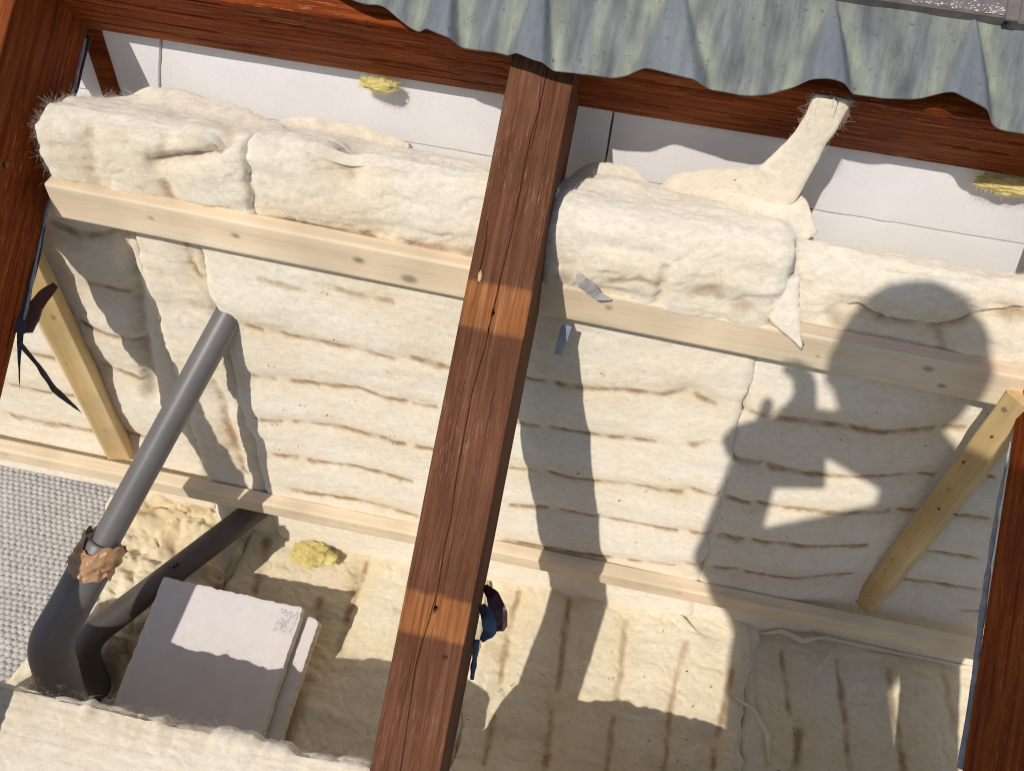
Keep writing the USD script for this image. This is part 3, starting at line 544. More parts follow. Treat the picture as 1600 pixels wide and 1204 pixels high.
t3, l3 = batt("insulation_batt", "puffy upper wool batt right of the middle rafter with a torn upright strip", -0.085, 0.222, uprof(-0.018, -0.645, -0.715), seed=203, stains=st, fib=14400, amp=(0.016, 0.008, 0.002), endr=0.02, topfuzz=None, fl=(0.005, 0.017),
     bulge=lambda P, Nn: 0.022 * np.exp(-((P[:, 0] + 0.0) / 0.06) ** 2) * sstep(0.95, 1.03, P[:, 1]) * np.clip(Nn[:, 2], 0, 1), extra=crease([(0.072, -0.692), (0.074, -0.735), (0.071, -0.782)], 0.010, 0.006, 0.1))
st = [W([(0.296, -0.739), (0.309, -0.753)], .008, .6), W([(0.321, -0.727), (0.361, -0.746)], .004, .6), W([(0.365, -0.748), (0.411, -0.740)], .006, .9), W([(0.433, -0.746), (0.466, -0.720)], .006, .9), W([(0.502, -0.703), (0.520, -0.701)], .008, .8), W([(0.436, -0.751), (0.450, -0.765)], .004, .6)]
batt("insulation_batt", "upper wool batt at the right with the shadow of a head on it", 0.224, 0.98, uprof(0.012, -0.672, -0.745), seed=204, stains=st, fib=16200, amp=(0.018, 0.010, 0.0025), endr=0.014, topfuzz=None, fl=(0.005, 0.017), extra=crease([(0.326, -0.730), (0.365, -0.748), (0.436, -0.751), (0.467, -0.722), (0.517, -0.696)], 0.010, 0.007, 0.15))

# torn strip of the puffy batt, standing up against the cross beam
def ribbon(path_pts, widths, thick, nrm, seed, step=0.004, amp=0.004, fray=0.0):
    p = resample(path_pts, step, False); n = len(p); tt = np.linspace(0, 1, n)
    wd = np.interp(tt, np.linspace(0, 1, len(widths)), widths)
    tang = np.gradient(p, axis=0); tang /= np.linalg.norm(tang, axis=1, keepdims=True)
    nn = np.asarray(nrm, float)[None] - tang * (tang @ np.asarray(nrm, float))[:, None]; nn /= np.linalg.norm(nn, axis=1, keepdims=True)
    side = np.cross(tang, nn)
    m = max(8, int(max(widths) / step)); a = np.linspace(-1, 1, m)
    up = np.stack([p[:, None] + side[:, None] * (wd[:, None, None] / 2) * a[None, :, None] + nn[:, None] * (thick / 2) * np.sqrt(np.clip(1 - a ** 4, 0, 1))[None, :, None]], 0)[0]
    dn = np.stack([p[:, None] + side[:, None] * (wd[:, None, None] / 2) * a[None, :, None] - nn[:, None] * (thick / 2) * np.sqrt(np.clip(1 - a ** 4, 0, 1))[None, :, None]], 0)[0][:, ::-1]
    V = np.concatenate([up, dn], 1); mm = V.shape[1]
    P = V.reshape(-1, 3); F = grid_faces(n, mm, True); k = len(P)
    P = np.vstack([P, V[0].mean(0)[None], V[-1].mean(0)[None]]); aa = np.arange(mm); b = (aa + 1) % mm
    F = np.vstack([F, np.stack([np.full(mm, k), b, aa], 1), np.stack([np.full(mm, k + 1), (n - 1) * mm + aa, (n - 1) * mm + b], 1)])
    Nn = normals(P, F); c = np.repeat(p, mm, 0)
    if ((P[:-2] - c) * Nn[:-2]).sum() < 0: F = F[:, ::-1]; Nn = -Nn
    P = P + Nn * (fbm(P * 30, 3, seed) * 2 * amp + fbm(P * 90, 2, seed + 2) * amp * 0.4)[:, None]
    if fray:
        tv = np.r_[np.repeat(tt, mm), 0, 1]; sv = np.r_[np.tile(np.r_[a, a[::-1]], n), 0, 0]
        P += np.repeat(np.vstack([tang]), mm, 0)[np.r_[0:n * mm, 0, n * mm - 1]] * (fbm(np.stack([sv * 7, sv * 0, sv * 0], 1), 3, seed) * fray * sstep(0.75, 1, tv))[:, None]
    return P, F, Nn
flap_path = np.array([(0.149, 1.000, -0.713), (0.176, 0.985, -0.665), (0.195, 0.980, -0.627), (0.210, 0.985, -0.584), (0.220, 0.985, -0.546), (0.224, 0.990, -0.524)])
P, F, Nn = ribbon(flap_path, [0.075, 0.085, 0.072, 0.055, 0.042, 0.044], 0.012, (0.1, -0.75, 0.65), 61, amp=0.0016, fray=0.05)
part(t3, "torn_strip", (P - l3, F), M_WOOL, True, {"stain": np.zeros(len(P)), "warmth": np.full(len(P), .15)})
fibres(t3, "strip_fibre", P - l3, Nn, 0.3 + 3 * sstep(0.85, 1.0, np.linspace(0, 1, len(P))), 2200, M_FIB, 62, (0.004, 0.014), 0.05, along=(0.35, 0.0, 0.9), width=0.0001)
P, F, Nn = ribbon(np.array([(0.041, 1.050, -0.761), (0.079, 1.030, -0.705), (0.119, 1.020, -0.683), (0.166, 1.000, -0.662), (0.221, 0.970, -0.660), (0.250, 0.950, -0.683)]), [0.05, 0.07, 0.075, 0.08, 0.06, 0.03], 0.02, (0, -0.4, 0.9), 63, amp=0.004)
part(t3, "torn_strip", (P - l3, F), M_WOOL, True, {"stain": np.zeros(len(P)), "warmth": np.full(len(P), .1)})
P, F, Nn = ribbon(np.array([(0.212, 0.872, -0.701), (0.230, 0.858, -0.734), (0.247, 0.850, -0.753), (0.268, 0.848, -0.777)]), [0.056, 0.044, 0.028, 0.010], 0.016, (0, -1, 0.2), 64, amp=0.007, fray=0.022)
part(t3, "torn_strip", (P - l3, F), M_WOOL, True, {"stain": np.zeros(len(P)), "warmth": np.zeros(len(P))})

# floor batts (top near z = -1.622)
def fprof(y0=0.16, y1=0.915, z=ZF, th=0.105, r=0.02):
    return rrect(y0, y1, z - th, z, r, 4)
FK = dict(plane="xy", facing=(0, 0, 1), m=M_WOOLY, mf=M_FIBY)
stE = [W([(-0.617, 0.865), (-0.601, 0.789), (-0.591, 0.731)], .008, .8), W([(-0.391, 0.862), (-0.390, 0.785), (-0.391, 0.726)], .006, .9), W([(-0.400, 0.836), (-0.384, 0.665)], .007, .6), W([(-0.456, 0.755), (-0.440, 0.666)], .007, .7), W([(-0.267, 0.762), (-0.263, 0.692)], .007, .5), W([(-0.462, 0.661), (-0.452, 0.583)], .007, .5)]
batt("insulation_batt", "cream floor batt under the boards left of the middle rafter", -0.66, -0.115, fprof(), seed=301, stains=stE, bulge=lambda P, Nn: -0.06 * sstep(0.62, 0.50, P[:, 1]) * sstep(-0.40, -0.46, P[:, 0]) * np.clip(Nn[:, 2], 0, 1), fib=10800, amp=(0.016, 0.010, 0.003), warmth=0.0, **FK)
stL = [W([(-0.633, 0.797), (-0.673, 0.712)], .012, .6), W([(-0.897, 0.865), (-0.886, 0.859)], .014, .8), W([(-0.821, 0.817), (-0.781, 0.778)], .012, .45), W([(-0.777, 0.603), (-0.810, 0.528)], .02, .6), W([(-0.804, 0.904), (-0.730, 0.905)], .01, .5)]
batt("insulation_batt", "lumpy floor batt between the two grey pipes", -0.975, -0.655, fprof(y1=0.97, z=ZF - 0.005), seed=302, stains=stL, fib=9000, amp=(0.040, 0.022, 0.003), warmth=0.1, bulge=lambda P, Nn: (np.abs(fbm(P * 17, 3, 44)) * 0.09 - 0.012 - 0.06 * sstep(0.60, 0.50, P[:, 1])) * np.clip(Nn[:, 2], 0, 1), **FK)
stF = [W([(-0.058, 0.858), (-0.063, 0.779), (-0.057, 0.666)], .0055, 0.72), W([(-0.055, 0.598), (-0.055, 0.510)], .0055, 0.72), W([(0.050, 0.864), (0.052, 0.763), (0.056, 0.677)], .0055, 0.80), W([(0.051, 0.631), (0.058, 0.521)], .0055, 0.72), W([(0.170, 0.847), (0.172, 0.690)], .0055, 0.60), W([(0.168, 0.645), (0.168, 0.544)], .0055, 0.64),
    W([(0.293, 0.818), (0.278, 0.694), (0.281, 0.569)], .0055, 0.64), W([(0.390, 0.785), (0.390, 0.657)], .006, .7), W([(0.389, 0.626), (0.390, 0.593)], .006, .8)]
def lip(P, Nn):
    top = np.clip(Nn[:, 2], 0, 1)
    return top * (0.018 * np.exp(-((P[:, 0] - 0.40) / 0.022) ** 2) * sstep(0.70, 0.78, P[:, 1]) + 0.02 * np.exp(-((P[:, 0] - 0.30) ** 2 + (P[:, 1] - 0.83) ** 2) / 0.045 ** 2))
tF, lF = batt("insulation_batt", "cream floor batt right of the middle rafter with its torn right edge", -0.118, 0.437, fprof(z=ZF + 0.004), seed=303, stains=stF, fib=14400, amp=(0.016, 0.010, 0.003), warmth=0.0, bulge=lip, ragged=0.006, shear=lambda P: (P[:, 1] - 0.8) * 0.15 * sstep(0.22, 0.42, P[:, 0]), **FK)
stG = [W([(0.496, 0.857), (0.507, 0.732)], .0055, 0.72), W([(0.524, 0.698), (0.516, 0.620)], .007, .8), W([(0.607, 0.861), (0.613, 0.801), (0.617, 0.731), (0.620, 0.643)], .0055, 0.72), W([(0.709, 0.863), (0.722, 0.717)], .0055, 0.64), W([(0.724, 0.706), (0.723, 0.665)], .006, .8), W([(0.822, 0.895), (0.832, 0.754)], .006, .4), W([(0.438, 0.782), (0.463, 0.625)], .005, .3)]
batt("insulation_batt", "cream floor batt at the bottom right beside the right rafter", 0.415, 1.15, fprof(z=ZF - 0.008), seed=304, stains=stG, fib=12600, amp=(0.016, 0.010, 0.003), warmth=0.0, **FK)
# torn folds of wool on the floor and against the lower batten
def fold(parent, loc, pts, wd, th, nrm, seed, m=M_WOOLY, amp=0.004):
    P, F, Nn = ribbon(np.array(pts), wd, th, nrm, seed, amp=amp, step=0.0035)
    part(parent, "torn_fold", (P - loc, F), m, True, {"stain": np.zeros(len(P)), "warmth": np.full(len(P), 0.1)})
    fibres(parent, "fold_fibre", P - loc, Nn, np.ones(len(P)), 300, M_FIBY, seed + 1, (0.004, 0.010), 0.1)

for sd_, wd_, pts_ in [(71, [0.02, 0.034, 0.03, 0.012], [(0.292, 0.908, -1.600), (0.351, 0.888, -1.592), (0.404, 0.866, -1.595), (0.422, 0.829, -1.612)]), (72, [0.006, 0.022, 0.018, 0.006], [(0.242, 0.888, -1.612), (0.275, 0.863, -1.600), (0.309, 0.841, -1.603), (0.345, 0.840, -1.615)]),
        (73, [0.004, 0.010, 0.010, 0.004], [(0.448, 0.877, -1.612), (0.485, 0.888, -1.603), (0.530, 0.877, -1.604), (0.573, 0.899, -1.614)]), (74, [0.003, 0.009, 0.007, 0.003], [(0.605, 0.891, -1.612), (0.575, 0.846, -1.606), (0.548, 0.801, -1.608), (0.539, 0.763, -1.616)]),
        (75, [0.003, 0.008, 0.008, 0.003], [(0.398, 0.730, -1.612), (0.434, 0.710, -1.606), (0.459, 0.667, -1.608), (0.461, 0.622, -1.614)])]:
    fold(tF, lF, pts_, wd_, 0.008, (0, -0.3, 0.95), sd_, amp=0.003)
for par, lo_, sd_, wd_, pts_, th_ in [(t1, l1, 81, [0.02, 0.05, 0.06, 0.045, 0.015], [(-0.771, 1.050, -0.731), (-0.724, 1.050, -0.710), (-0.667, 1.040, -0.707), (-0.618, 1.030, -0.710), (-0.584, 1.020, -0.711)], 0.022),
                (tu2, lu2, 86, [0.02, 0.05, 0.05, 0.02], [(-0.557, 1.045, -0.726), (-0.488, 1.050, -0.720), (-0.398, 1.050, -0.719), (-0.318, 1.045, -0.715)], 0.016),
        (t3, l3, 87, [0.02, 0.05, 0.05, 0.02], [(-0.081, 1.000, -0.711), (-0.045, 1.030, -0.706), (0.000, 1.040, -0.706), (0.053, 1.030, -0.716)], 0.022)]:
    P, F, Nn = ribbon(np.array(pts_), wd_, th_, (0, -0.75, 0.65), sd_, amp=0.0045, step=0.003, fray=0.01)
    part(par, "torn_fold", (P - lo_, F), M_WOOL, True, {"stain": 0.5 * np.clip(fbm(P * 40, 2, 3) * 2 - 0.1, 0, 1), "warmth": np.full(len(P), 0.1)})
    fibres(par, "fold_fibre", P - lo_, Nn, np.ones(len(P)), 500, M_FIB, sd_ + 300, (0.004, 0.012), 0.12)
# eave batts, upright at the eaves: their lit top faces are seen at the bottom edge
def eave(label, x0, x1, seed, yb):
    prof = np.array([(yb, -1.30), (yb - 0.012, -1.288), (yb - 0.06, -1.320), (yb - 0.16, -1.392), (yb - 0.175, -1.41), (yb - 0.175, -1.62), (yb, -1.62)])
    tp = lambda P, Nn: 0.3 * sstep(-1.31, -1.285, P[:, 2]) * sstep(yb - 0.05, yb, P[:, 1])
    jag = lambda P, Nn: (0.020 * fbm(np.c_[P[:, 0] * 13, P[:, 0] * 0, P[:, 0] * 0], 4, seed) + 0.004 * fbm(np.c_[P[:, 0] * 40, P[:, 0] * 0, P[:, 0] * 0], 3, seed)) * 2 * sstep(yb - 0.06, yb, P[:, 1])
    return batt("insulation_batt", label, x0, x1, prof, seed=seed, fib=14400, amp=(0.006, 0.005, 0.003), warmth=0.0, bulge=jag, topfuzz=tp, fl=(0.005, 0.017), step=0.0035,
         plane="xy", facing=(0, 0, 1), stains=[([(-0.95, yb - o, ), (-0.6, yb - o - 0.004), (-0.2, yb - o + 0.003)], 0.003, 0.16) for o in (0.012, 0.024, 0.033, 0.047, 0.062, 0.08)] + [W([(-0.625, 0.357), (-0.545, 0.367)], .008, .35), W([(-0.515, 0.367), (-0.447, 0.370)], .009, .4), W([(-0.754, 0.360), (-0.713, 0.360)], .006, .3)] if x0 < -0.5 else [])
te, le = eave("long wool batt along the bottom left edge with a frayed sunlit top", -1.0, -0.175, 401, 0.372)
te2, le2 = eave("wool batt at the eaves below the right opening, mostly out of sight", -0.14, 1.2, 402, 0.398)
def edge_wisps(parent, loc, x0, x1, yb, seed, n=120):
    rn = np.random.default_rng(seed); xx = rn.uniform(x0, x1, n); p = np.stack([xx, np.full(n, yb) + rn.normal(-0.008, 0.008, n), np.full(n, -1.289)], 1)
    fibres(parent, "wisp", p - loc, np.tile([0, 0.35, 0.94], (n, 1)), np.ones(n), n, M_FIB, seed, (0.004, 0.011), 0.08, along=(1, 0.3, 0), width=0.0001)
edge_wisps(te, le, -0.95, -0.18, 0.374, 5, 500)


# ------------------------------------------------------------------ pine battens and posts
def batten(name, label, a, b, w, d, m, seed, knots=(), axes=None, cat="batten"):
    """front-top edge from a to b: local x along it, y = width downwards (face), z = out of the face"""
    a, b = np.asarray(a, float), np.asarray(b, float); x = (b - a) / np.linalg.norm(b - a)
    z0 = np.array([0, -1.0, 0]) if axes is None else np.asarray(axes, float); z = z0 - x * (z0 @ x); z /= np.linalg.norm(z); y = np.cross(z, x)
    t = thing(name, label, cat, a, (x, y, z))
    P, F = bar(np.linalg.norm(b - a), w, d, r=0.0022, step=0.003, xstep=0.004, amp=0.0003, seed=seed)
    part(t, "board", (P, F), m, True, {"mark": spots(P, [(k[0], k[1], 0, k[2], 1.5, k[3]) for k in knots], 0.7), "fresh": np.zeros(len(P))})
    return t, x, y, z
# upper batten: centre line of the front face, leaning slightly against the wall line
UA, UB_ = np.array([-0.788, 0.852, -0.7631]), np.array([0.60, 0.852, -0.8005])
L0 = np.linalg.norm(UB_ - UA); ux = (UB_ - UA) / L0
def ub(px): return (np.asarray(px) - UA) @ ux
K = [(ub((-0.637, 0.852, -0.739)), .005, .0045, .7), (ub((-0.514, 0.852, -0.757)), .004, .006, .8), (ub((-0.337, 0.852, -0.758)), .004, .008, .85), (ub((-0.266, 0.852, -0.782)), -.012, .011, .8), (ub((0.011, 0.852, -0.778)), .008, .005, .8), (ub((0.435, 0.852, -0.776)), .012, .007, .7), (ub((0.463, 0.852, -0.813)), -.013, .005, .9), (ub((0.296, 0.852, -0.798)), -0.004, .003, .9)]
tU, *_ = batten("batten", "upper pine batten across both openings above the grey pipe", UA, UB_, 0.058, 0.026, M_PINE, 51, K)
for px in ((113, 305), (133, 300)): pass
# lower batten
K = [(0.93, -0.008, .006, .3), (1.2, .006, .005, .35), (0.45, .004, .006, .3), (1.85, .004, .006, .3)]
tLb, *_ = batten("batten", "lower pine batten along the foot of the wool wall", (-1.6, 0.849, -1.4755), (1.25, 0.849, -1.4755), 0.0365, 0.0285, M_PINE, 52, K)
# right post: leans out a little at the top and is turned
def post(label, foot, top, fx, w, d, m, seed, knots=()):
    foot, top = np.asarray(foot, float), np.asarray(top, float)
    return batten("post", label, foot, top, w, d, m, seed, knots, axes=fx, cat="post")
F0, T0 = np.array([0.609, 0.888, -1.470]), np.array([0.560, 0.822, -0.795])
ax = np.array([-0.77, -0.64, 0]); ay = np.array([0.64, -0.77, 0])
tP, x_, y_, z_ = post("slanting right pine post with screws standing on the lower batten", F0 - ay * 0.0175 + ax * 0.0, T0 - ay * 0.0175, ax, 0.036, 0.047, M_PINEG, 53, [(0.45, 0, .005, .5), (0.2, .004, .004, .5)])
for k, (h, yy) in enumerate([(0.655, 0.004), (0.60, -0.004), (0.52, 0.006), (0.40, -.006)]):
    c = trimesh.creation.cylinder(0.0035 if k == 0 else 0.0018, 0.003, sections=14); c.apply_translation([h, yy, 0.0006]); part(tP, "screw", c, M_SCREW if k == 0 else M_RUST, 30)
tQ, *_ = post("slanting left pine post half behind the left rafter", (-0.914, 0.884, -1.458), (-0.900, 0.866, -0.84), (0.25, -0.97, 0), 0.046, 0.03, M_PINEG, 54, [(0.42, -.006, .006, .7), (0.3, .01, .003, .6), (0.1, .0, .004, .5)])
tq2, *_ = batten("lath", "thin pale lath beside the left post", (-0.947, 0.895, -1.47), (-0.934, 0.876, -0.86), 0.018, 0.015, M_PINE, 55, (), axes=(0.1, -1, 0), cat="lath")

# ------------------------------------------------------------------ pipes
def tube(path, radii, sections=40, cap=True):
    p = np.asarray(path, float); n = len(p); tang = np.gradient(p, axis=0); tang /= np.linalg.norm(tang, axis=1, keepdims=True)
    ref = np.array([1.0, 0, 0]); nn = ref - tang[0] * (ref @ tang[0]); nn /= np.linalg.norm(nn)
    V = []
    for k in range(n):
        nn = nn - tang[k] * (nn @ tang[k]); nn /= np.linalg.norm(nn); b = np.cross(tang[k], nn)
        a = np.linspace(0, 2 * np.pi, sections, endpoint=False)
        V.append(p[k] + radii[k] * (np.cos(a)[:, None] * nn + np.sin(a)[:, None] * b))
    P = np.vstack(V); F = grid_faces(n, sections, True)
    if cap:
        for e in (0, n - 1):
            k = len(P); P = np.vstack([P, V[e], p[e][None]]); a = np.arange(sections); b = (a + 1) % sections
            t = np.stack([np.full(sections, k + sections), k + b, k + a], 1)
            F = np.vstack([F, t if e == 0 else t[:, ::-1]])
    return P, F
def arc(p0, d0, d1, r, n=14):
    """bend that leaves p0 along d0 and ends along d1"""
    d0, d1 = np.asarray(d0, float), np.asarray(d1, float); ang = math.acos(np.clip(d0 @ d1, -1, 1))
    side = d1 - d0 * (d0 @ d1); side /= np.linalg.norm(side)
    return [np.asarray(p0) + d0 * r * math.sin(ang * k / n) + side * r * (1 - math.cos(ang * k / n)) for k in range(1, n + 1)]
PT, PD = np.array([-0.587, 0.877, -0.981]), np.array([-0.329, -0.691, -0.643]); PD /= np.linalg.norm(PD)
t = thing("waste_pipe", "long grey plastic pipe from the wool wall to a bend at lower left", "pipe", PT)
a = [PT + PD * L for L in np.linspace(-0.09, 0.42, 24)]
part(t, "pipe", (lambda vf: (vf[0] - PT, vf[1]))(tube(a, [0.0224] * 24)), M_PVC)
base = [PT + PD * L for L in (0.405, 0.409, 0.44, 0.48, 0.53, 0.575)]
bend = arc(base[-1], PD, (lambda d: d / np.linalg.norm(d))(np.array([0.02, -0.30, -0.954])), 0.085)
tail = [bend[-1] + np.array([0.02, -0.30, -0.954]) * L for L in (0.03, 0.08, 0.14, 0.22)]
pp = base + bend + tail
part(t, "bend", (lambda vf: (vf[0] - PT, vf[1]))(tube(pp, [0.028, 0.0315] + [0.033] * 3 + [0.0345] + [0.0345] * (len(pp) - 6))), M_PVC)
# crumpled brown tape around the joint
rn = np.random.default_rng(3)
def crumple_tube(c, d, L0, r, seed, flare=0.006):
    n, m = 26, 64; a = np.linspace(0, 2 * np.pi, m, endpoint=False)
    ref = np.cross(d, [0, 0, 1.0]); ref /= np.linalg.norm(ref); b = np.cross(d, ref); P = []
    for i in range(n):
        s = i / (n - 1)
        q_ = np.stack([np.cos(a) * 2.2, np.sin(a) * 2.2, np.full(m, s * 2.5)], 1)
        f1 = np.abs(fbm(q_ * 0.9, 2, seed)) * 0.022 + np.abs(fbm(q_ * 2.2, 1, seed + 2)) * 0.006
        rr = r * (1 + 0.0) + f1 + flare * (s - 0.5) ** 2 * 4 * 0.5
        off = (fbm(np.stack([np.cos(a) * 2, np.sin(a) * 2, np.full(m, s * 0.5)], 1), 3, seed + 5) * 0.055) * (1 if i in (0, n - 1) or True else 0) * (abs(s - 0.5) * 2)
        P.append(c + d * (L0 * (s - 0.5) + off)[:, None] + rr[:, None] * (np.cos(a)[:, None] * ref + np.sin(a)[:, None] * b))
    P = np.vstack(P); F = grid_faces(n, m, True)
    return np.vstack([P]), F
vt, ft = crumple_tube(PT + PD * 0.433, PD, 0.058, 0.0318, 9)
part(t, "torn_tape", (vt - PT, ft), M_TAPE, 25, label="torn brown tape around the joint")
# second, darker pipe
A2 = np.array((-0.655, 0.847, -1.545)); dirr = np.array([-0.52, -0.81, -0.27]); dirr /= np.linalg.norm(dirr)
B2 = np.array((-0.824, 0.584, -1.572)); d2 = (B2 - A2) / np.linalg.norm(B2 - A2)
t = thing("waste_pipe", "dark grey pipe running under the lower batten to a second bend", "pipe", A2)
st_ = [A2 + d2 * L for L in np.linspace(-0.12, np.linalg.norm(B2 - A2), 20)]
dd2 = np.array([0.12, -0.30, -0.94]); dd2 /= np.linalg.norm(dd2)
bb = arc(st_[-1], d2, dd2, 0.06)
tl2 = [bb[-1] + dd2 * L for L in (0.03, 0.08, 0.14)]
part(t, "pipe", (lambda vf: (vf[0] - A2, vf[1]))(tube(st_, [0.0255] * len(st_))), M_PVC2)
part(t, "bend", (lambda vf: (vf[0] - A2, vf[1]))(tube([st_[-1] - d2 * 0.05] + [st_[-1]] + bb + tl2, [0.0262] * (2 + len(bb) + len(tl2)))), M_PVC2)
for k, (f_, o) in enumerate([(0.55, 0.0), (0.52, .006)]):
    s_ = trimesh.creation.icosphere(1, 0.0035); s_.apply_translation(A2 + d2 * 0.26 * f_ + np.array([0, -0.012, 0.022 + o * .2]) - A2); part(t, "dirt_spot", s_, M_DARK, True)

# ------------------------------------------------------------------ two board offcuts
def slab(c00, ux_, uy_, lx, ly, th, label, seed, rad=0.006):
    n = np.cross(ux_, uy_); t = thing("gypsum_board", label, "board offcut", c00, (ux_, uy_, n))
    rn = np.random.default_rng(seed)
    lp = resample(rrect(0, lx, 0, ly, rad, 4), 0.003)
    c = np.array([lx / 2, ly / 2]); dv = lp - c
    jit = fbm(np.c_[lp * 70, lp[:, :1] * 0], 3, seed) * 0.006
    lp = lp + dv / np.linalg.norm(dv, axis=1, keepdims=True) * jit[:, None]
    # top face as a fine grid clipped by polar scaling
    K = 60; rings = [c + dv_ for dv_ in []]
    V = []; 
    lpo = lp - c
    for k in range(K): V.append(np.c_[c + lpo * (k / (K - 1)) ** 0.8, np.zeros(len(lp))])
    P = np.vstack(V); F = grid_faces(K, len(lp), True)
    dn = np.cross(P[F[-1, 1]] - P[F[-1, 0]], P[F[-1, 2]] - P[F[-1, 0]])
    if dn[2] < 0: F = F[:, ::-1]
    P[:, 2] += fbm(P * 12, 2, seed) * 0.0010
    d_ = np.min(np.c_[P[:, 0], lx - P[:, 0], P[:, 1], ly - P[:, 1]], 1); P[:, 2] -= 0.0015 * np.exp(-np.clip(d_, 0, 1) / 0.002)
    mk = np.zeros(len(P))
    if seed == 71:
        a_, b_ = lx - 0.035, ly - 0.006
        q_ = np.maximum(np.abs(P[:, 0] - (lx - 0.020)) / 0.020, np.abs(P[:, 1] - (ly - 0.028)) / 0.020) + fbm(P * 130, 3, 4) * 0.5
        mk = (1 - sstep(0.85, 1.05, q_)) * np.clip(0.35 + fbm(P * np.array([300, 300, 0]), 2, 6) * 2.2, 0, 1); P[:, 2] -= 0.001 * (q_ < 1)
    part(t, "paper_face", (P, F), M_BOARD, True, {"mark": mk})
    m = len(lp); S_ = [np.c_[lp, np.full(m, z)] for z in np.linspace(-0.0008, -th, 7)]
    for k in range(1, 6): S_[k][:, :2] += (dv / np.linalg.norm(dv, axis=1, keepdims=True)) * (fbm(np.c_[lp * 120, np.full(m, k * 0.8)], 3, seed)[:, None] * 0.004 - 0.0008)
    Pe = np.vstack(S_ + [np.c_[c[None], [[-th]]]]); Fe = grid_faces(7, m, True)
    a = np.arange(m); b = (a + 1) % m; Fe = np.vstack([Fe, np.stack([np.full(m, 7 * m), 6 * m + a, 6 * m + b], 1)])
    nn = normals(Pe, Fe)
    if (nn[:m] * np.c_[dv, np.zeros(m)]).sum() < 0: Fe = Fe[:, ::-1]
    part(t, "gypsum_core", (Pe, Fe), M_BOARDE, 40)
    return t
TL, TR, BR = np.array([-0.722, 0.690, -1.485]), np.array([-0.443, 0.662, -1.474]), np.array([-0.428, 0.445, -1.560])
TLb, TRb, BRb, BLb = [np.array(p) for p in ((-0.732, 0.680, -1.510), (-0.445, 0.664, -1.485), (-0.455, 0.447, -1.554), (-0.760, 0.460, -1.582))]
uxb = (TRb - TLb); uxb = uxb + (BRb - BLb); uxb /= np.linalg.norm(uxb); uyb = (TLb - BLb) + (TRb - BRb); uyb -= uxb * (uyb @ uxb); uyb /= np.linalg.norm(uyb)
nb = np.cross(uxb, uyb)
c00 = TLb - uyb * 0.27
slab(c00, uxb, uyb, np.linalg.norm(TRb - TLb) + 0.003, 0.27, 0.020, "upper board offcut with grey paper face and a scuffed corner", 71)
slab(c00 - nb * 0.0225 + uxb * 0.034 - uyb * 0.002, (lambda v: v / np.linalg.norm(v))(uxb - uyb * 0.03 - nb * 0.02), (lambda v: v / np.linalg.norm(v))(uyb + uxb * 0.03), np.linalg.norm(TRb - TLb) - 0.01, 0.27, 0.026, "lower board offcut with a rounded edge, under the upper one", 72, 0.012)

# ------------------------------------------------------------------ carpet
t = thing("carpet", "woven grey beige carpet on the floor at the far left", "carpet", (-1.25, 0.65, -1.70))
x = np.arange(-1.75, -0.80, 0.0018); y = np.arange(0.30, 1.0, 0.0018); X, Y = np.meshgrid(x, y, indexing="ij")
pitx, pity = 0.0148, 0.0116
row = np.floor(Y / pity); ox = (row % 2) * 0.5 + meshkit.noise(np.stack([row * 1.7, row * 0, row * 0], -1), 3) * 0.3
wx = X + fbm(np.stack([X * 30, Y * 30, X * 0], -1), 2, 3) * 0.006
fx = ((wx / pitx + ox) % 1) - 0.5; fy = ((Y / pity) % 1) - 0.5
hgt = np.sqrt(np.clip(1 - (fx / 0.52) ** 2 - (fy / 0.56) ** 2 * 0.8, 0, 1))
cell = meshkit.noise(np.stack([np.floor(wx / pitx + ox) * 3.1, row * 2.3, row * 0], -1), 8)
Zc = -1.705 + hgt * 0.0055 * (0.75 + 0.5 * cell) + fbm(np.stack([X * 6, Y * 6, X * 0], -1), 2, 2) * 0.02
Pc = np.stack([X, Y, Zc], -1).reshape(-1, 3); Fc = grid_faces(len(x), len(y), False)
if normals(Pc, Fc)[:, 2].mean() < 0: Fc = Fc[:, ::-1]
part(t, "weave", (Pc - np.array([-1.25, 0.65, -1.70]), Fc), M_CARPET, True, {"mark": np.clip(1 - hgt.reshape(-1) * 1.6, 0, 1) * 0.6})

# ------------------------------------------------------------------ lead apron and window frame
t = thing("lead_apron", "weathered grey green lead flashing dressed in waves over the beam", "flashing", roof(0.1, 0.47, 0.03), (EX, S, N))
edge = np.array([(-0.60, 0.60), (-0.47, 0.53)] + [(-0.373, 0.493), (-0.347, 0.486), (-0.324, 0.489), (-0.288, 0.470), (-0.246, 0.461), (-0.206, 0.457), (-0.174, 0.454), (-0.125, 0.443), (-0.079, 0.441), (-0.033, 0.445), (-0.005, 0.457), (0.033, 0.453), (0.072, 0.449), (0.117, 0.449), (0.145, 0.456), (0.176, 0.470), (0.208, 0.475), (0.238, 0.469), (0.275, 0.468), (0.310, 0.474), (0.332, 0.484), (0.360, 0.476), (0.394, 0.466), (0.405, 0.458), (0.434, 0.457)] + [(0.50, 0.462), (0.62, 0.465)])
edge[2:-2, 1] -= 0.0
nx, ny = 520, 90
xs = np.linspace(-0.58, 0.60, nx); se = np.interp(xs, edge[:, 0], edge[:, 1]); se = np.convolve(np.pad(se, 3, mode="edge"), np.ones(7) / 7, "valid")
tt = np.linspace(0, 1, ny); X = xs[:, None] + 0 * tt[None]; top_s = 0.600
SS = top_s + (se[:, None] - top_s) * tt[None]
ridges = [(-0.250, 0.485, 0.045), (-0.135, 0.45, 0.05), (0.030, 0.453, 0.085), (0.206, 0.470, 0.058), (0.364, 0.478, 0.062), (0.53, 0.46, 0.07)]
apex = {0.030: 0.018, 0.206: 0.197, 0.364: 0.356}
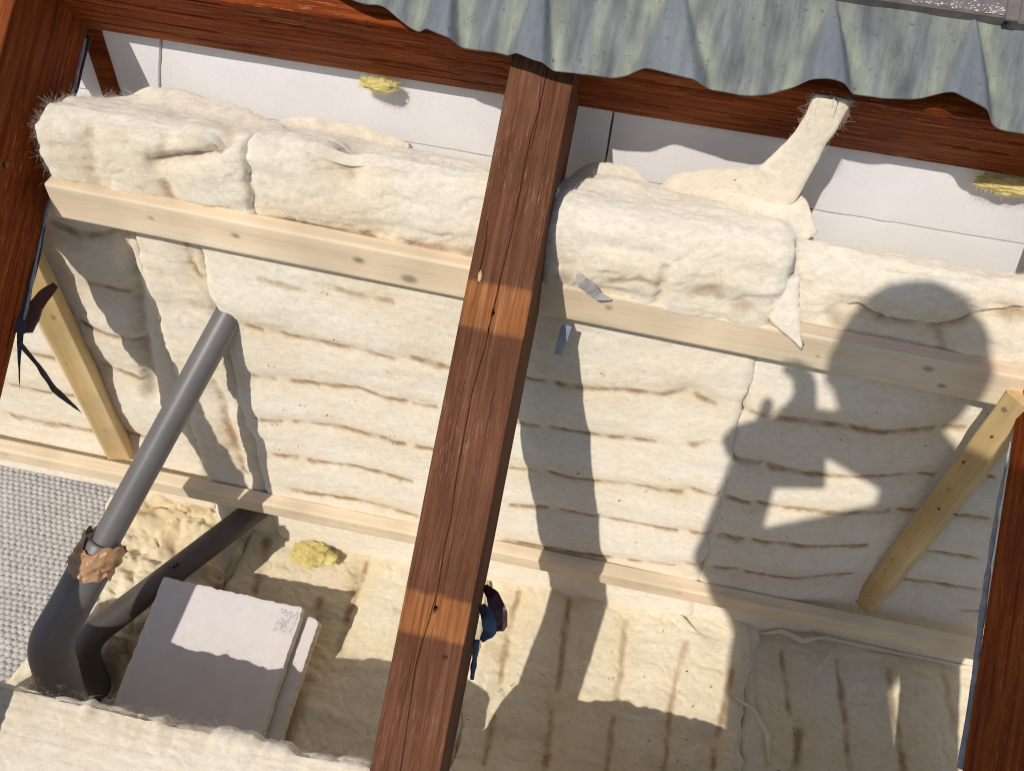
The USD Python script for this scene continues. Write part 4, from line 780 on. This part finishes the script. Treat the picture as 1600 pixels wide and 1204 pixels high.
Hh = np.zeros_like(X); pat = np.zeros_like(X); bare = np.zeros_like(X)
for (rx, rs_, wd) in ridges:
    ax_ = apex.get(rx, rx - 0.006); c = ax_ + (rx - ax_) * tt[None]
    half = np.clip(wd * 0.5 * np.clip((tt[None] - 0.12) / 0.88, 0, 1), 1e-4, None)
    r_ = np.abs(X - c) / half
    Hh += 0.017 * tt[None] ** 1.1 * (1 - sstep(0.55, 1.25, r_)) 
    bare = np.maximum(bare, (1 - sstep(0.85, 1.02, r_ + fbm(np.stack([X * 40, SS * 40, X * 0], -1), 3, 4) * 0.25)) * sstep(0.1, 0.25, tt[None]))
    for sg in (-1, 1):
        off = (X - (c + sg * (half + 0.011))) / 0.012
        pat = np.maximum(pat, np.exp(-off ** 2) * (0.95 if sg > 0 else 0.8) * sstep(0.02, 0.15, tt[None]))
    off = (X - (c - 0.085 * (1 if rx > 0 else 1))) / 0.010; pat = np.maximum(pat, 0.55 * np.exp(-off ** 2))
pat = np.maximum(pat, 0.9 * (1 - sstep(0.02, 0.16, tt[None])) * (fbm(np.stack([X * 9, SS * 9, X * 0], -1), 2, 6) > -0.1))
pat = np.maximum(pat, 0.45 * sstep(0.0, 0.2, fbm(np.stack([X * 18, SS * 3, X * 0], -1), 3, 9)))
Hh += 0.012 * tt[None] * fbm(np.stack([X * 9, SS * 4, X * 0], -1), 2, 15) * 2 + 0.0030 * fbm(np.stack([X * 25, SS * 25, X * 0], -1), 3, 5) * 2 + 0.010 * np.sin(X * 2 * np.pi / 0.09 + 1.0) * 0.12 * tt[None]
lift = 0.006
def lead_layer(dz):
    return np.stack([X - 0.1, SS - 0.47, Hh + lift + dz - 0.006 * tt[None] ** 2], -1)
A = lead_layer(0.0); B = lead_layer(-0.0022)
V = np.concatenate([A, B[:, ::-1]], 1); mm = V.shape[1]; P = V.reshape(-1, 3); F = grid_faces(nx, mm, True)
nrm = normals(P, F).reshape(nx, mm, 3)
if nrm[:, :ny, 2].mean() < 0: F = F[:, ::-1]
rep = lambda a: np.concatenate([a, a[:, ::-1]], 1).reshape(-1)
part(t, "sheet", (P, F), M_LEAD, True, {"patina": np.clip(rep(pat), 0, 1), "bare": np.clip(rep(bare) * 0.5, 0, 1)})

t = thing("window_frame", "brown metal sill of the roof window above the lead with rivets", "window frame", roof(0.1, 0.64, 0.05), (EX, S, N))
def chamfer_box(a, b, r=0.003):
    m = manifold3d.Manifold.hull_points(np.array([[x_ + dx, y_ + dy, z_ + dz] for x_, sx_ in ((a[0], 1), (b[0], -1)) for y_, sy_ in ((a[1], 1), (b[1], -1)) for z_, sz_ in ((a[2], 1), (b[2], -1)) for dx, dy, dz in ((r * sx_, r * sy_, 0), (r * sx_, 0, r * sz_), (0, r * sy_, r * sz_))]))
    return m
# sill plate slopes: runs parallel to the lead's upper edge
part(t, "sill_plate", chamfer_box((-0.90, -0.0655, -0.018), (0.290, 0.20, 0.004)), M_FRAME, 25)
part(t, "sill_plate", chamfer_box((0.294, -0.068, -0.018), (0.90, 0.20, 0.002)), M_FRAME, 25)
part(t, "gasket", box_vf((-0.90, -0.0685, -0.024), (0.290, -0.060, -0.016)), M_GASKET, False)
part(t, "joint_strap", chamfer_box((0.284, -0.070, 0.0015), (0.299, 0.20, 0.0075), 0.0015), M_FRAME, 25)
for k in range(14):
    s_ = trimesh.creation.icosphere(2, 1.0); s_.apply_scale([0.0036, 0.0036, 0.0018]); s_.apply_translation([0.193 - 0.0275 * k, -0.053, 0.0045]); part(t, "rivet", s_, M_RIVET, True)
rn = np.random.default_rng(8)
cr = []
for k in range(90):
    s_ = trimesh.creation.icosphere(1, 1.0); r_ = rn.uniform(0.0004, 0.0011); s_.apply_scale([r_ * 1.6, r_, r_ * 0.5]); s_.apply_translation([0.287 - abs(rn.normal(0, 0.045)), -0.064 + abs(rn.normal(0, 0.006)), 0.004]); cr.append(s_)
part(t, "lichen", trimesh.util.concatenate(cr), M_RIVET, True, kind="stuff")
glass = thing("roof_window", "dark roof window corner at the top right", "window", roof(0.75, 0.70, 0.06), (EX, S, N))
part(glass, "sash", chamfer_box((-0.33, -0.10, -0.012), (0.4, 0.5, 0.03)), M_GASKET, 25)

# ------------------------------------------------------------------ small loose things
def clump(name, label, cat, c, r, seed, m, mf, n=1400, group=None):
    c = np.asarray(c, float); t = thing(name, label, cat, c, group=group)
    s_ = trimesh.creation.icosphere(5, 1.0); v = np.array(s_.vertices); d_ = v / np.linalg.norm(v, axis=1, keepdims=True)
    v = d_ * np.asarray(r) * 0.95 * (1 + 1.1 * fbm(d_ * 1.9 + 5, 2, seed) + 0.5 * fbm(d_ * 4.5, 3, seed + 1))[:, None]
    part(t, "body", (v, s_.faces), m, True, {"stain": np.clip(fbm(v * 80, 2, 3) * 1.5, 0, 1), "warmth": 0.3 + fbm(v * 50, 2, 5)})
    fibres(t, "fibre", v, d_, np.ones(len(v)), n * 2, mf, seed, (0.003, 0.010), 0.2, width=0.00014)
    return t
clump("wool_tuft", "bright yellow wool tuft on the floor batt below the lower batten", "wool tuft", (-0.501, 0.840, -1.605), (0.046, 0.027, 0.013), 91, M_YELLOW, M_FIBYEL)
clump("wool_tuft", "yellow wool shred hanging under the left cross beam", "wool tuft", (-0.372, 1.083, -0.640), (0.028, 0.010, 0.009), 92, M_YELLOW, M_FIBYEL, 800)
t2 = clump("wool_tuft", "olive yellow wool shred under the right cross beam at the right edge", "wool tuft", (0.511, 1.085, -0.642), (0.042, 0.012, 0.010), 93, M_YELLOW, M_FIBYEL, 900)
def rib_thing(name, label, cat, pts, wd, th, nrm, m, seed, pname="strip", amp=0.0015, extra=()):
    pts = np.array(pts, float); loc = pts[0]
    t = thing(name, label, cat, loc)
    P, F, Nn = ribbon(pts, wd, th, nrm, seed, step=0.003, amp=amp); part(t, pname, (P - loc, F), m, 40)
    for (p2_, w2_, m2_, n2_) in extra:
        P, F, Nn = ribbon(np.array(p2_, float), w2_, th, nrm, seed + 1, step=0.003, amp=amp); part(t, n2_, (P - loc, F), m2_, 40)
    return t
rib_thing("metal_strap", "blue grey metal strap end hanging below the upper batten beside the rafter", "strap", [(-0.041, 0.846, -0.817), (-0.043, 0.842, -0.835), (-0.047, 0.838, -0.868)], [0.014, 0.0135, 0.011], 0.0012, (0, -0.9, 0.2), M_STRAP, 95, amp=0.0)
rib_thing("paper_scrap", "crumpled grey paper scrap on the upper batten right of the rafter", "paper scrap", [(-0.036, 0.840, -0.717), (-0.030, 0.828, -0.719), (-0.021, 0.835, -0.731), (-0.006, 0.842, -0.750), (0.012, 0.846, -0.756)], [0.006, 0.016, 0.015, 0.012, 0.003], 0.0012, (0.2, -0.9, 0.5), M_PAPER, 96, amp=0.004)
rib_thing("foil_scrap", "crumpled blue and dark red foil beside the middle rafter", "foil scrap", [(-0.083, 0.543, -1.025), (-0.069, 0.528, -1.017), (-0.058, 0.511, -1.024), (-0.053, 0.503, -1.043), (-0.066, 0.503, -1.068)], [0.008, 0.018, 0.025, 0.020, 0.006], 0.0018, (0.2, -0.5, 0.8), M_FOILD, 97, amp=0.006,
    extra=[([(-0.081, 0.516, -1.026), (-0.069, 0.499, -1.023), (-0.063, 0.486, -1.033), (-0.072, 0.479, -1.049)], [0.008, 0.015, 0.018, 0.006], M_FOIL, "blue_strip"), ([(-0.079, 0.482, -1.059), (-0.078, 0.470, -1.093), (-0.077, 0.452, -1.113)], [0.008, 0.006, 0.004], M_FOIL, "blue_strip")])
# torn membrane along the left rafter
rib_thing("membrane_strip", "torn dark membrane edge along the inner side of the left rafter", "membrane", [(-0.815, 1.081, -0.636), (-0.817, 1.016, -0.686), (-0.820, 0.957, -0.731), (-0.821, 0.875, -0.793), (-0.816, 0.815, -0.840), (-0.816, 0.775, -0.867), (-0.810, 0.719, -0.903)], [0.005, 0.006, 0.005, 0.007, 0.008, 0.010, 0.014], 0.002, (0.6, -0.3, 0.7), M_MEMB, 98, amp=0.0025,
    extra=[([(-0.809, 0.723, -0.900), (-0.806, 0.697, -0.926), (-0.797, 0.662, -0.959)], [0.010, 0.005, 0.001], M_MEMB, "hanging_shred"), ([(-0.807, 0.708, -0.911), (-0.790, 0.704, -0.952), (-0.784, 0.704, -1.002), (-0.763, 0.711, -1.060)], [0.008, 0.006, 0.010, 0.002], M_MEMB, "hanging_shred"), ([(-0.815, 1.071, -0.634), (-0.816, 1.002, -0.689), (-0.817, 0.979, -0.707)], [0.004, 0.005, 0.003], M_MEMBG, "grey_edge"), ([(-0.812, 0.885, -0.776), (-0.811, 0.832, -0.816), (-0.807, 0.734, -0.891)], [0.002, 0.004, 0.005], M_MEMBG, "grey_edge")])
rib_thing("brown_flap", "brown torn tape flap sticking out from the left rafter over the post", "tape flap", [(-0.809, 0.726, -0.910), (-0.811, 0.745, -0.902), (-0.809, 0.764, -0.893), (-0.804, 0.782, -0.886), (-0.793, 0.801, -0.878)], [0.028, 0.036, 0.028, 0.024, 0.012], 0.0015, (-0.2, -0.6, 0.7), M_TAPEIN, 99, amp=0.002)
rib_thing("membrane_strip", "grey foil membrane edge along the right rafter", "membrane", [(0.561, 0.808, -0.845), (0.558, 0.747, -0.892), (0.557, 0.679, -0.943), (0.558, 0.627, -0.983), (0.560, 0.561, -1.033), (0.562, 0.471, -1.103)], [0.003, 0.006, 0.005, 0.007, 0.008, 0.010], 0.002, (-0.5, -0.4, 0.7), M_MEMBG, 88, amp=0.003)
# dark specks of debris on wool
t = thing("debris", "dark splinters and specks scattered over the wool", "debris", (0, 0.6, ZF), kind="stuff")
rn = np.random.default_rng(33); bits = []
for k in range(170):
    L0 = rn.uniform(0.001, 0.006); b = trimesh.creation.box([L0, rn.uniform(0.0006, 0.0014), 0.0008]); b.apply_transform(trimesh.transformations.random_rotation_matrix(rn.random(3)))
    if k < 110: b.apply_translation([rn.uniform(-0.6, 0.7), rn.uniform(0.45, 0.86), ZF + 0.008])
    else: b.apply_translation([rn.uniform(-0.6, 0.7), 0.868, rn.uniform(-1.40, -0.85)])
    b.apply_translation([0, -0.6, -ZF]); bits.append(b)
part(t, "speck", trimesh.util.concatenate(bits), M_DEBRIS, False, kind="stuff")

# ------------------------------------------------------------------ the person taking the picture (their shadow falls into the opening) and the planks they stand on
SU = np.array([SUN[1], -SUN[0], 0]); SU /= np.linalg.norm(SU); SV = np.cross(SU, SUN); SV = SV if SV[2] > 0 else -SV
def J(u, v, w): return SU * u + SV * v + SUN * w
def hull_chain(bones, edge=0.012, it=8):
    ms = []
    for a, ra, b, rb in bones:
        sa = trimesh.creation.icosphere(2, ra).vertices + a; sb = trimesh.creation.icosphere(2, rb).vertices + b
        ms.append(manifold3d.Manifold.hull_points(np.vstack([sa, sb])))
    m = manifold3d.Manifold.batch_boolean(ms, manifold3d.OpType.Add).refine_to_length(edge).to_mesh()
    tm = trimesh.Trimesh(m.vert_properties[:, :3], m.tri_verts, process=True)
    trimesh.smoothing.filter_taubin(tm, iterations=it)
    return tm
head = J(0.060, 0.168, -0.40); chest = J(0.30, -0.06, -0.38); nb_ = J(0.20, 0.045, -0.40)
shR, shL = J(0.375, 0.02, -0.42), J(0.215, -0.035, -0.43)
elR, wrR = J(0.235, 0.052, -0.24), J(0.0, 0.050, -0.075)
elL, wrL = J(-0.040, -0.245, -0.30), J(-0.062, -0.035, -0.085)
hip = J(0.270, -0.52, -0.26); waist = J(0.185, -0.36, -0.30)
fz = hip[2] - 0.86
hpR, hpL = hip + np.array([0.08, -0.02, -0.04]), hip + np.array([-0.07, 0.0, -0.04])
knR, knL = hpR + np.array([0.02, 0.03, -0.40]), hpL + np.array([0.01, 0.03, -0.40])
anR, anL = np.array([knR[0] + .01, knR[1] - 0.05, fz + 0.09]), np.array([knL[0] - .01, knL[1] - 0.05, fz + 0.09])
tper = thing("person", "person in a dark jacket leaning over the opening and holding a phone", "person", (hip[0], hip[1], fz))
pl = np.array([hip[0], hip[1], fz])
def hand(wr, aim, side, seed):
    """palm and five fingers curled around the phone's edge"""
    aim = aim / np.linalg.norm(aim); nrm_ = np.cross(aim, side); nrm_ /= np.linalg.norm(nrm_); sd_ = np.cross(nrm_, aim)
    pal = [(wr, 0.026, wr + aim * 0.03, 0.024)] + [(wr + aim * 0.02 + sd_ * o, 0.015, wr + aim * 0.082 + sd_ * o * 1.25, 0.0125) for o in (-0.027, -0.009, 0.009, 0.027)]
    out = list(pal)
    for o, L0 in ((-0.030, .065), (-0.010, .078), (0.010, .072), (0.030, .055)):
        a_ = wr + aim * 0.085 + sd_ * o * 1.15; b_ = a_ + aim * L0 * 0.45 + nrm_ * 0.006; c_ = b_ + aim * L0 * 0.22 + nrm_ * 0.016; d_ = c_ + nrm_ * 0.02 - aim * 0.004
        out += [(a_, .0095, b_, .0088), (b_, .0088, c_, .0082), (c_, .0082, d_, .0072)]
    a_ = wr + aim * 0.02 - sd_ * 0.026; b_ = a_ - sd_ * 0.028 + aim * 0.022 + nrm_ * .01; c_ = b_ - sd_ * .006 + aim * .03 + nrm_ * .012
    out += [(a_, .0135, b_, .011), (b_, .011, c_, .0085)]
    return out
bones = [(head, 0.088, head + np.array([0.0, 0.02, -0.06]), 0.066), (head + [0, -.02, -.08], 0.055, nb_, 0.062), (nb_, .07, chest, 0.125), (chest, .125, waist, .12), (waist, .12, hip, .135),
         (nb_, .07, shR, .06), (nb_, .07, shL, .06), (shR, .056, elR, .042), (elR, .042, wrR, .027), (shL, .056, elL, .042), (elL, .042, wrL, .027),
         (hpR, .095, knR, .06), (knR, .06, anR, .042), (hpL, .095, knL, .06), (knL, .06, anL, .042)]
for an in (anR, anL): bones += [(an, .042, an + [0, -.02, -.05], .038), (an + [0, -.02, -.05], .036, an + [0.01, .15, -.06], .03)]
f_ = np.array([0, 0.62, -0.78])
bones += [(head + f_ * .088 + [0, 0, -.0], .013, head + f_ * 0.107 + [0, -.012, -.012], .011)]
for s_ in (-1, 1): bones += [(head + [s_ * .086, -.01, .0], .018, head + [s_ * .086, -.012, -.03], .012)]
bones += hand(wrR, J(-0.06, 0.02, -0.065) - wrR, np.array([0.3, 0.5, -0.6]), 1) + hand(wrL, J(-0.035, 0.055, -0.085) - wrL, np.array([0.5, 0.4, -0.5]), 2)
part(tper, "body", (lambda m: (np.array(m.vertices) - pl, m.faces))(hull_chain(bones, 0.012, 4)), M_SKIN, True)
jk = [(nb_ + [0, 0, -.02], .083, chest, .142), (chest, .142, waist, .152), (waist, .152, hip, .16), (nb_ + [0, 0, -.02], .08, shR, .073), (nb_ + [0, 0, -.02], .08, shL, .073),
      (shR, .07, elR, .054), (elR, .054, wrR + (elR - wrR) * .12, .038), (elL, .05, waist, .12), (shL, .07, elL, .054), (elL, .054, wrL + (elL - wrL) * .12, .038)]
part(tper, "jacket", (lambda m: (np.array(m.vertices) - pl, m.faces))(hull_chain(jk, 0.016, 6)), M_JACKET, True)
tr = [(hip + [0, 0, -.02], .142, hpR, .108), (hip + [0, 0, -.02], .142, hpL, .108), (hpR, .108, knR, .074), (knR, .074, anR, .06), (hpL, .108, knL, .074), (knL, .074, anL, .06)]
part(tper, "trousers", (lambda m: (np.array(m.vertices) - pl, m.faces))(hull_chain(tr, 0.016, 6)), M_JEANS, True)
for an in (anR, anL):
    part(tper, "shoe", (lambda m: (np.array(m.vertices) - pl, m.faces))(hull_chain([(an + [0, -.02, -.035], .05, an + [0, -.03, -.052], .042), (an + [0, -.02, -.05], .042, an + [0.01, .17, -.058], .034)], 0.014, 4)), M_PHONE, True)
hs = trimesh.creation.icosphere(4, 1.0); v = np.array(hs.vertices); d_ = v.copy(); v = d_ * np.array([.098, .104, .102]) * (1 + .05 * fbm(d_ * 6, 3, 2))[:, None]
v = v + np.where((d_ @ np.array([0, .75, -.66]) > 0.30)[:, None], -d_ * 0.03, 0)
part(tper, "hair", (v + head + [0, -.012, .012] - pl, hs.faces), M_HAIR, True)
for s_ in (-1, 1):
    e = trimesh.creation.icosphere(2, .011); e.apply_translation(head + f_ * .077 + np.array([s_ * .032, .03, .02]) * .9 - pl); part(tper, "eye", e, M_RIVET, True)
# phone: its lens is where the picture is taken from
Fw, Rt, Up = np.array(FWD), np.array(RIGHT), -np.array(DOWN)
tph = thing("phone", "black phone held in both hands in front of the person", "phone", -Fw * 0.022, (Rt, Up, -Fw))
part(tph, "case", chamfer_box((-0.125, -0.050, -0.004), (0.025, 0.037, 0.004), 0.0025), M_PHONE, 25)
part(tph, "screen", box_vf((-0.122, -0.047, 0.0041), (0.022, 0.034, 0.0046)), M_GASKET, False)
t = thing("scaffold_platform", "weathered scaffold planks outside the eaves carrying the person", "scaffold", (hip[0], hip[1], fz - 0.045))
for k in range(3):
    v, f = bar(2.6, 0.225, 0.045, 0.004, 0.03, 0.1, amp=0.001, seed=600 + k)
    part(t, "plank", (v + np.array([-1.3, -0.235 + k * 0.235, 0.0435]), f), M_TIN, True)
for x_ in (-1.1, 1.1):
    c = trimesh.creation.cylinder(0.024, abs(fz + 4.6) - 0.0, sections=20); c.apply_translation([x_, -0.40, -(abs(fz + 4.6)) / 2 + 0.25]); part(t, "pole", c, M_SCREW, 30)
    c = trimesh.creation.cylinder(0.024, 0.9, sections=20); c.apply_transform(trimesh.transformations.rotation_matrix(math.pi / 2, [1, 0, 0])); c.apply_translation([x_, 0.0, -0.0285]); part(t, "ledger", c, M_SCREW, 30)
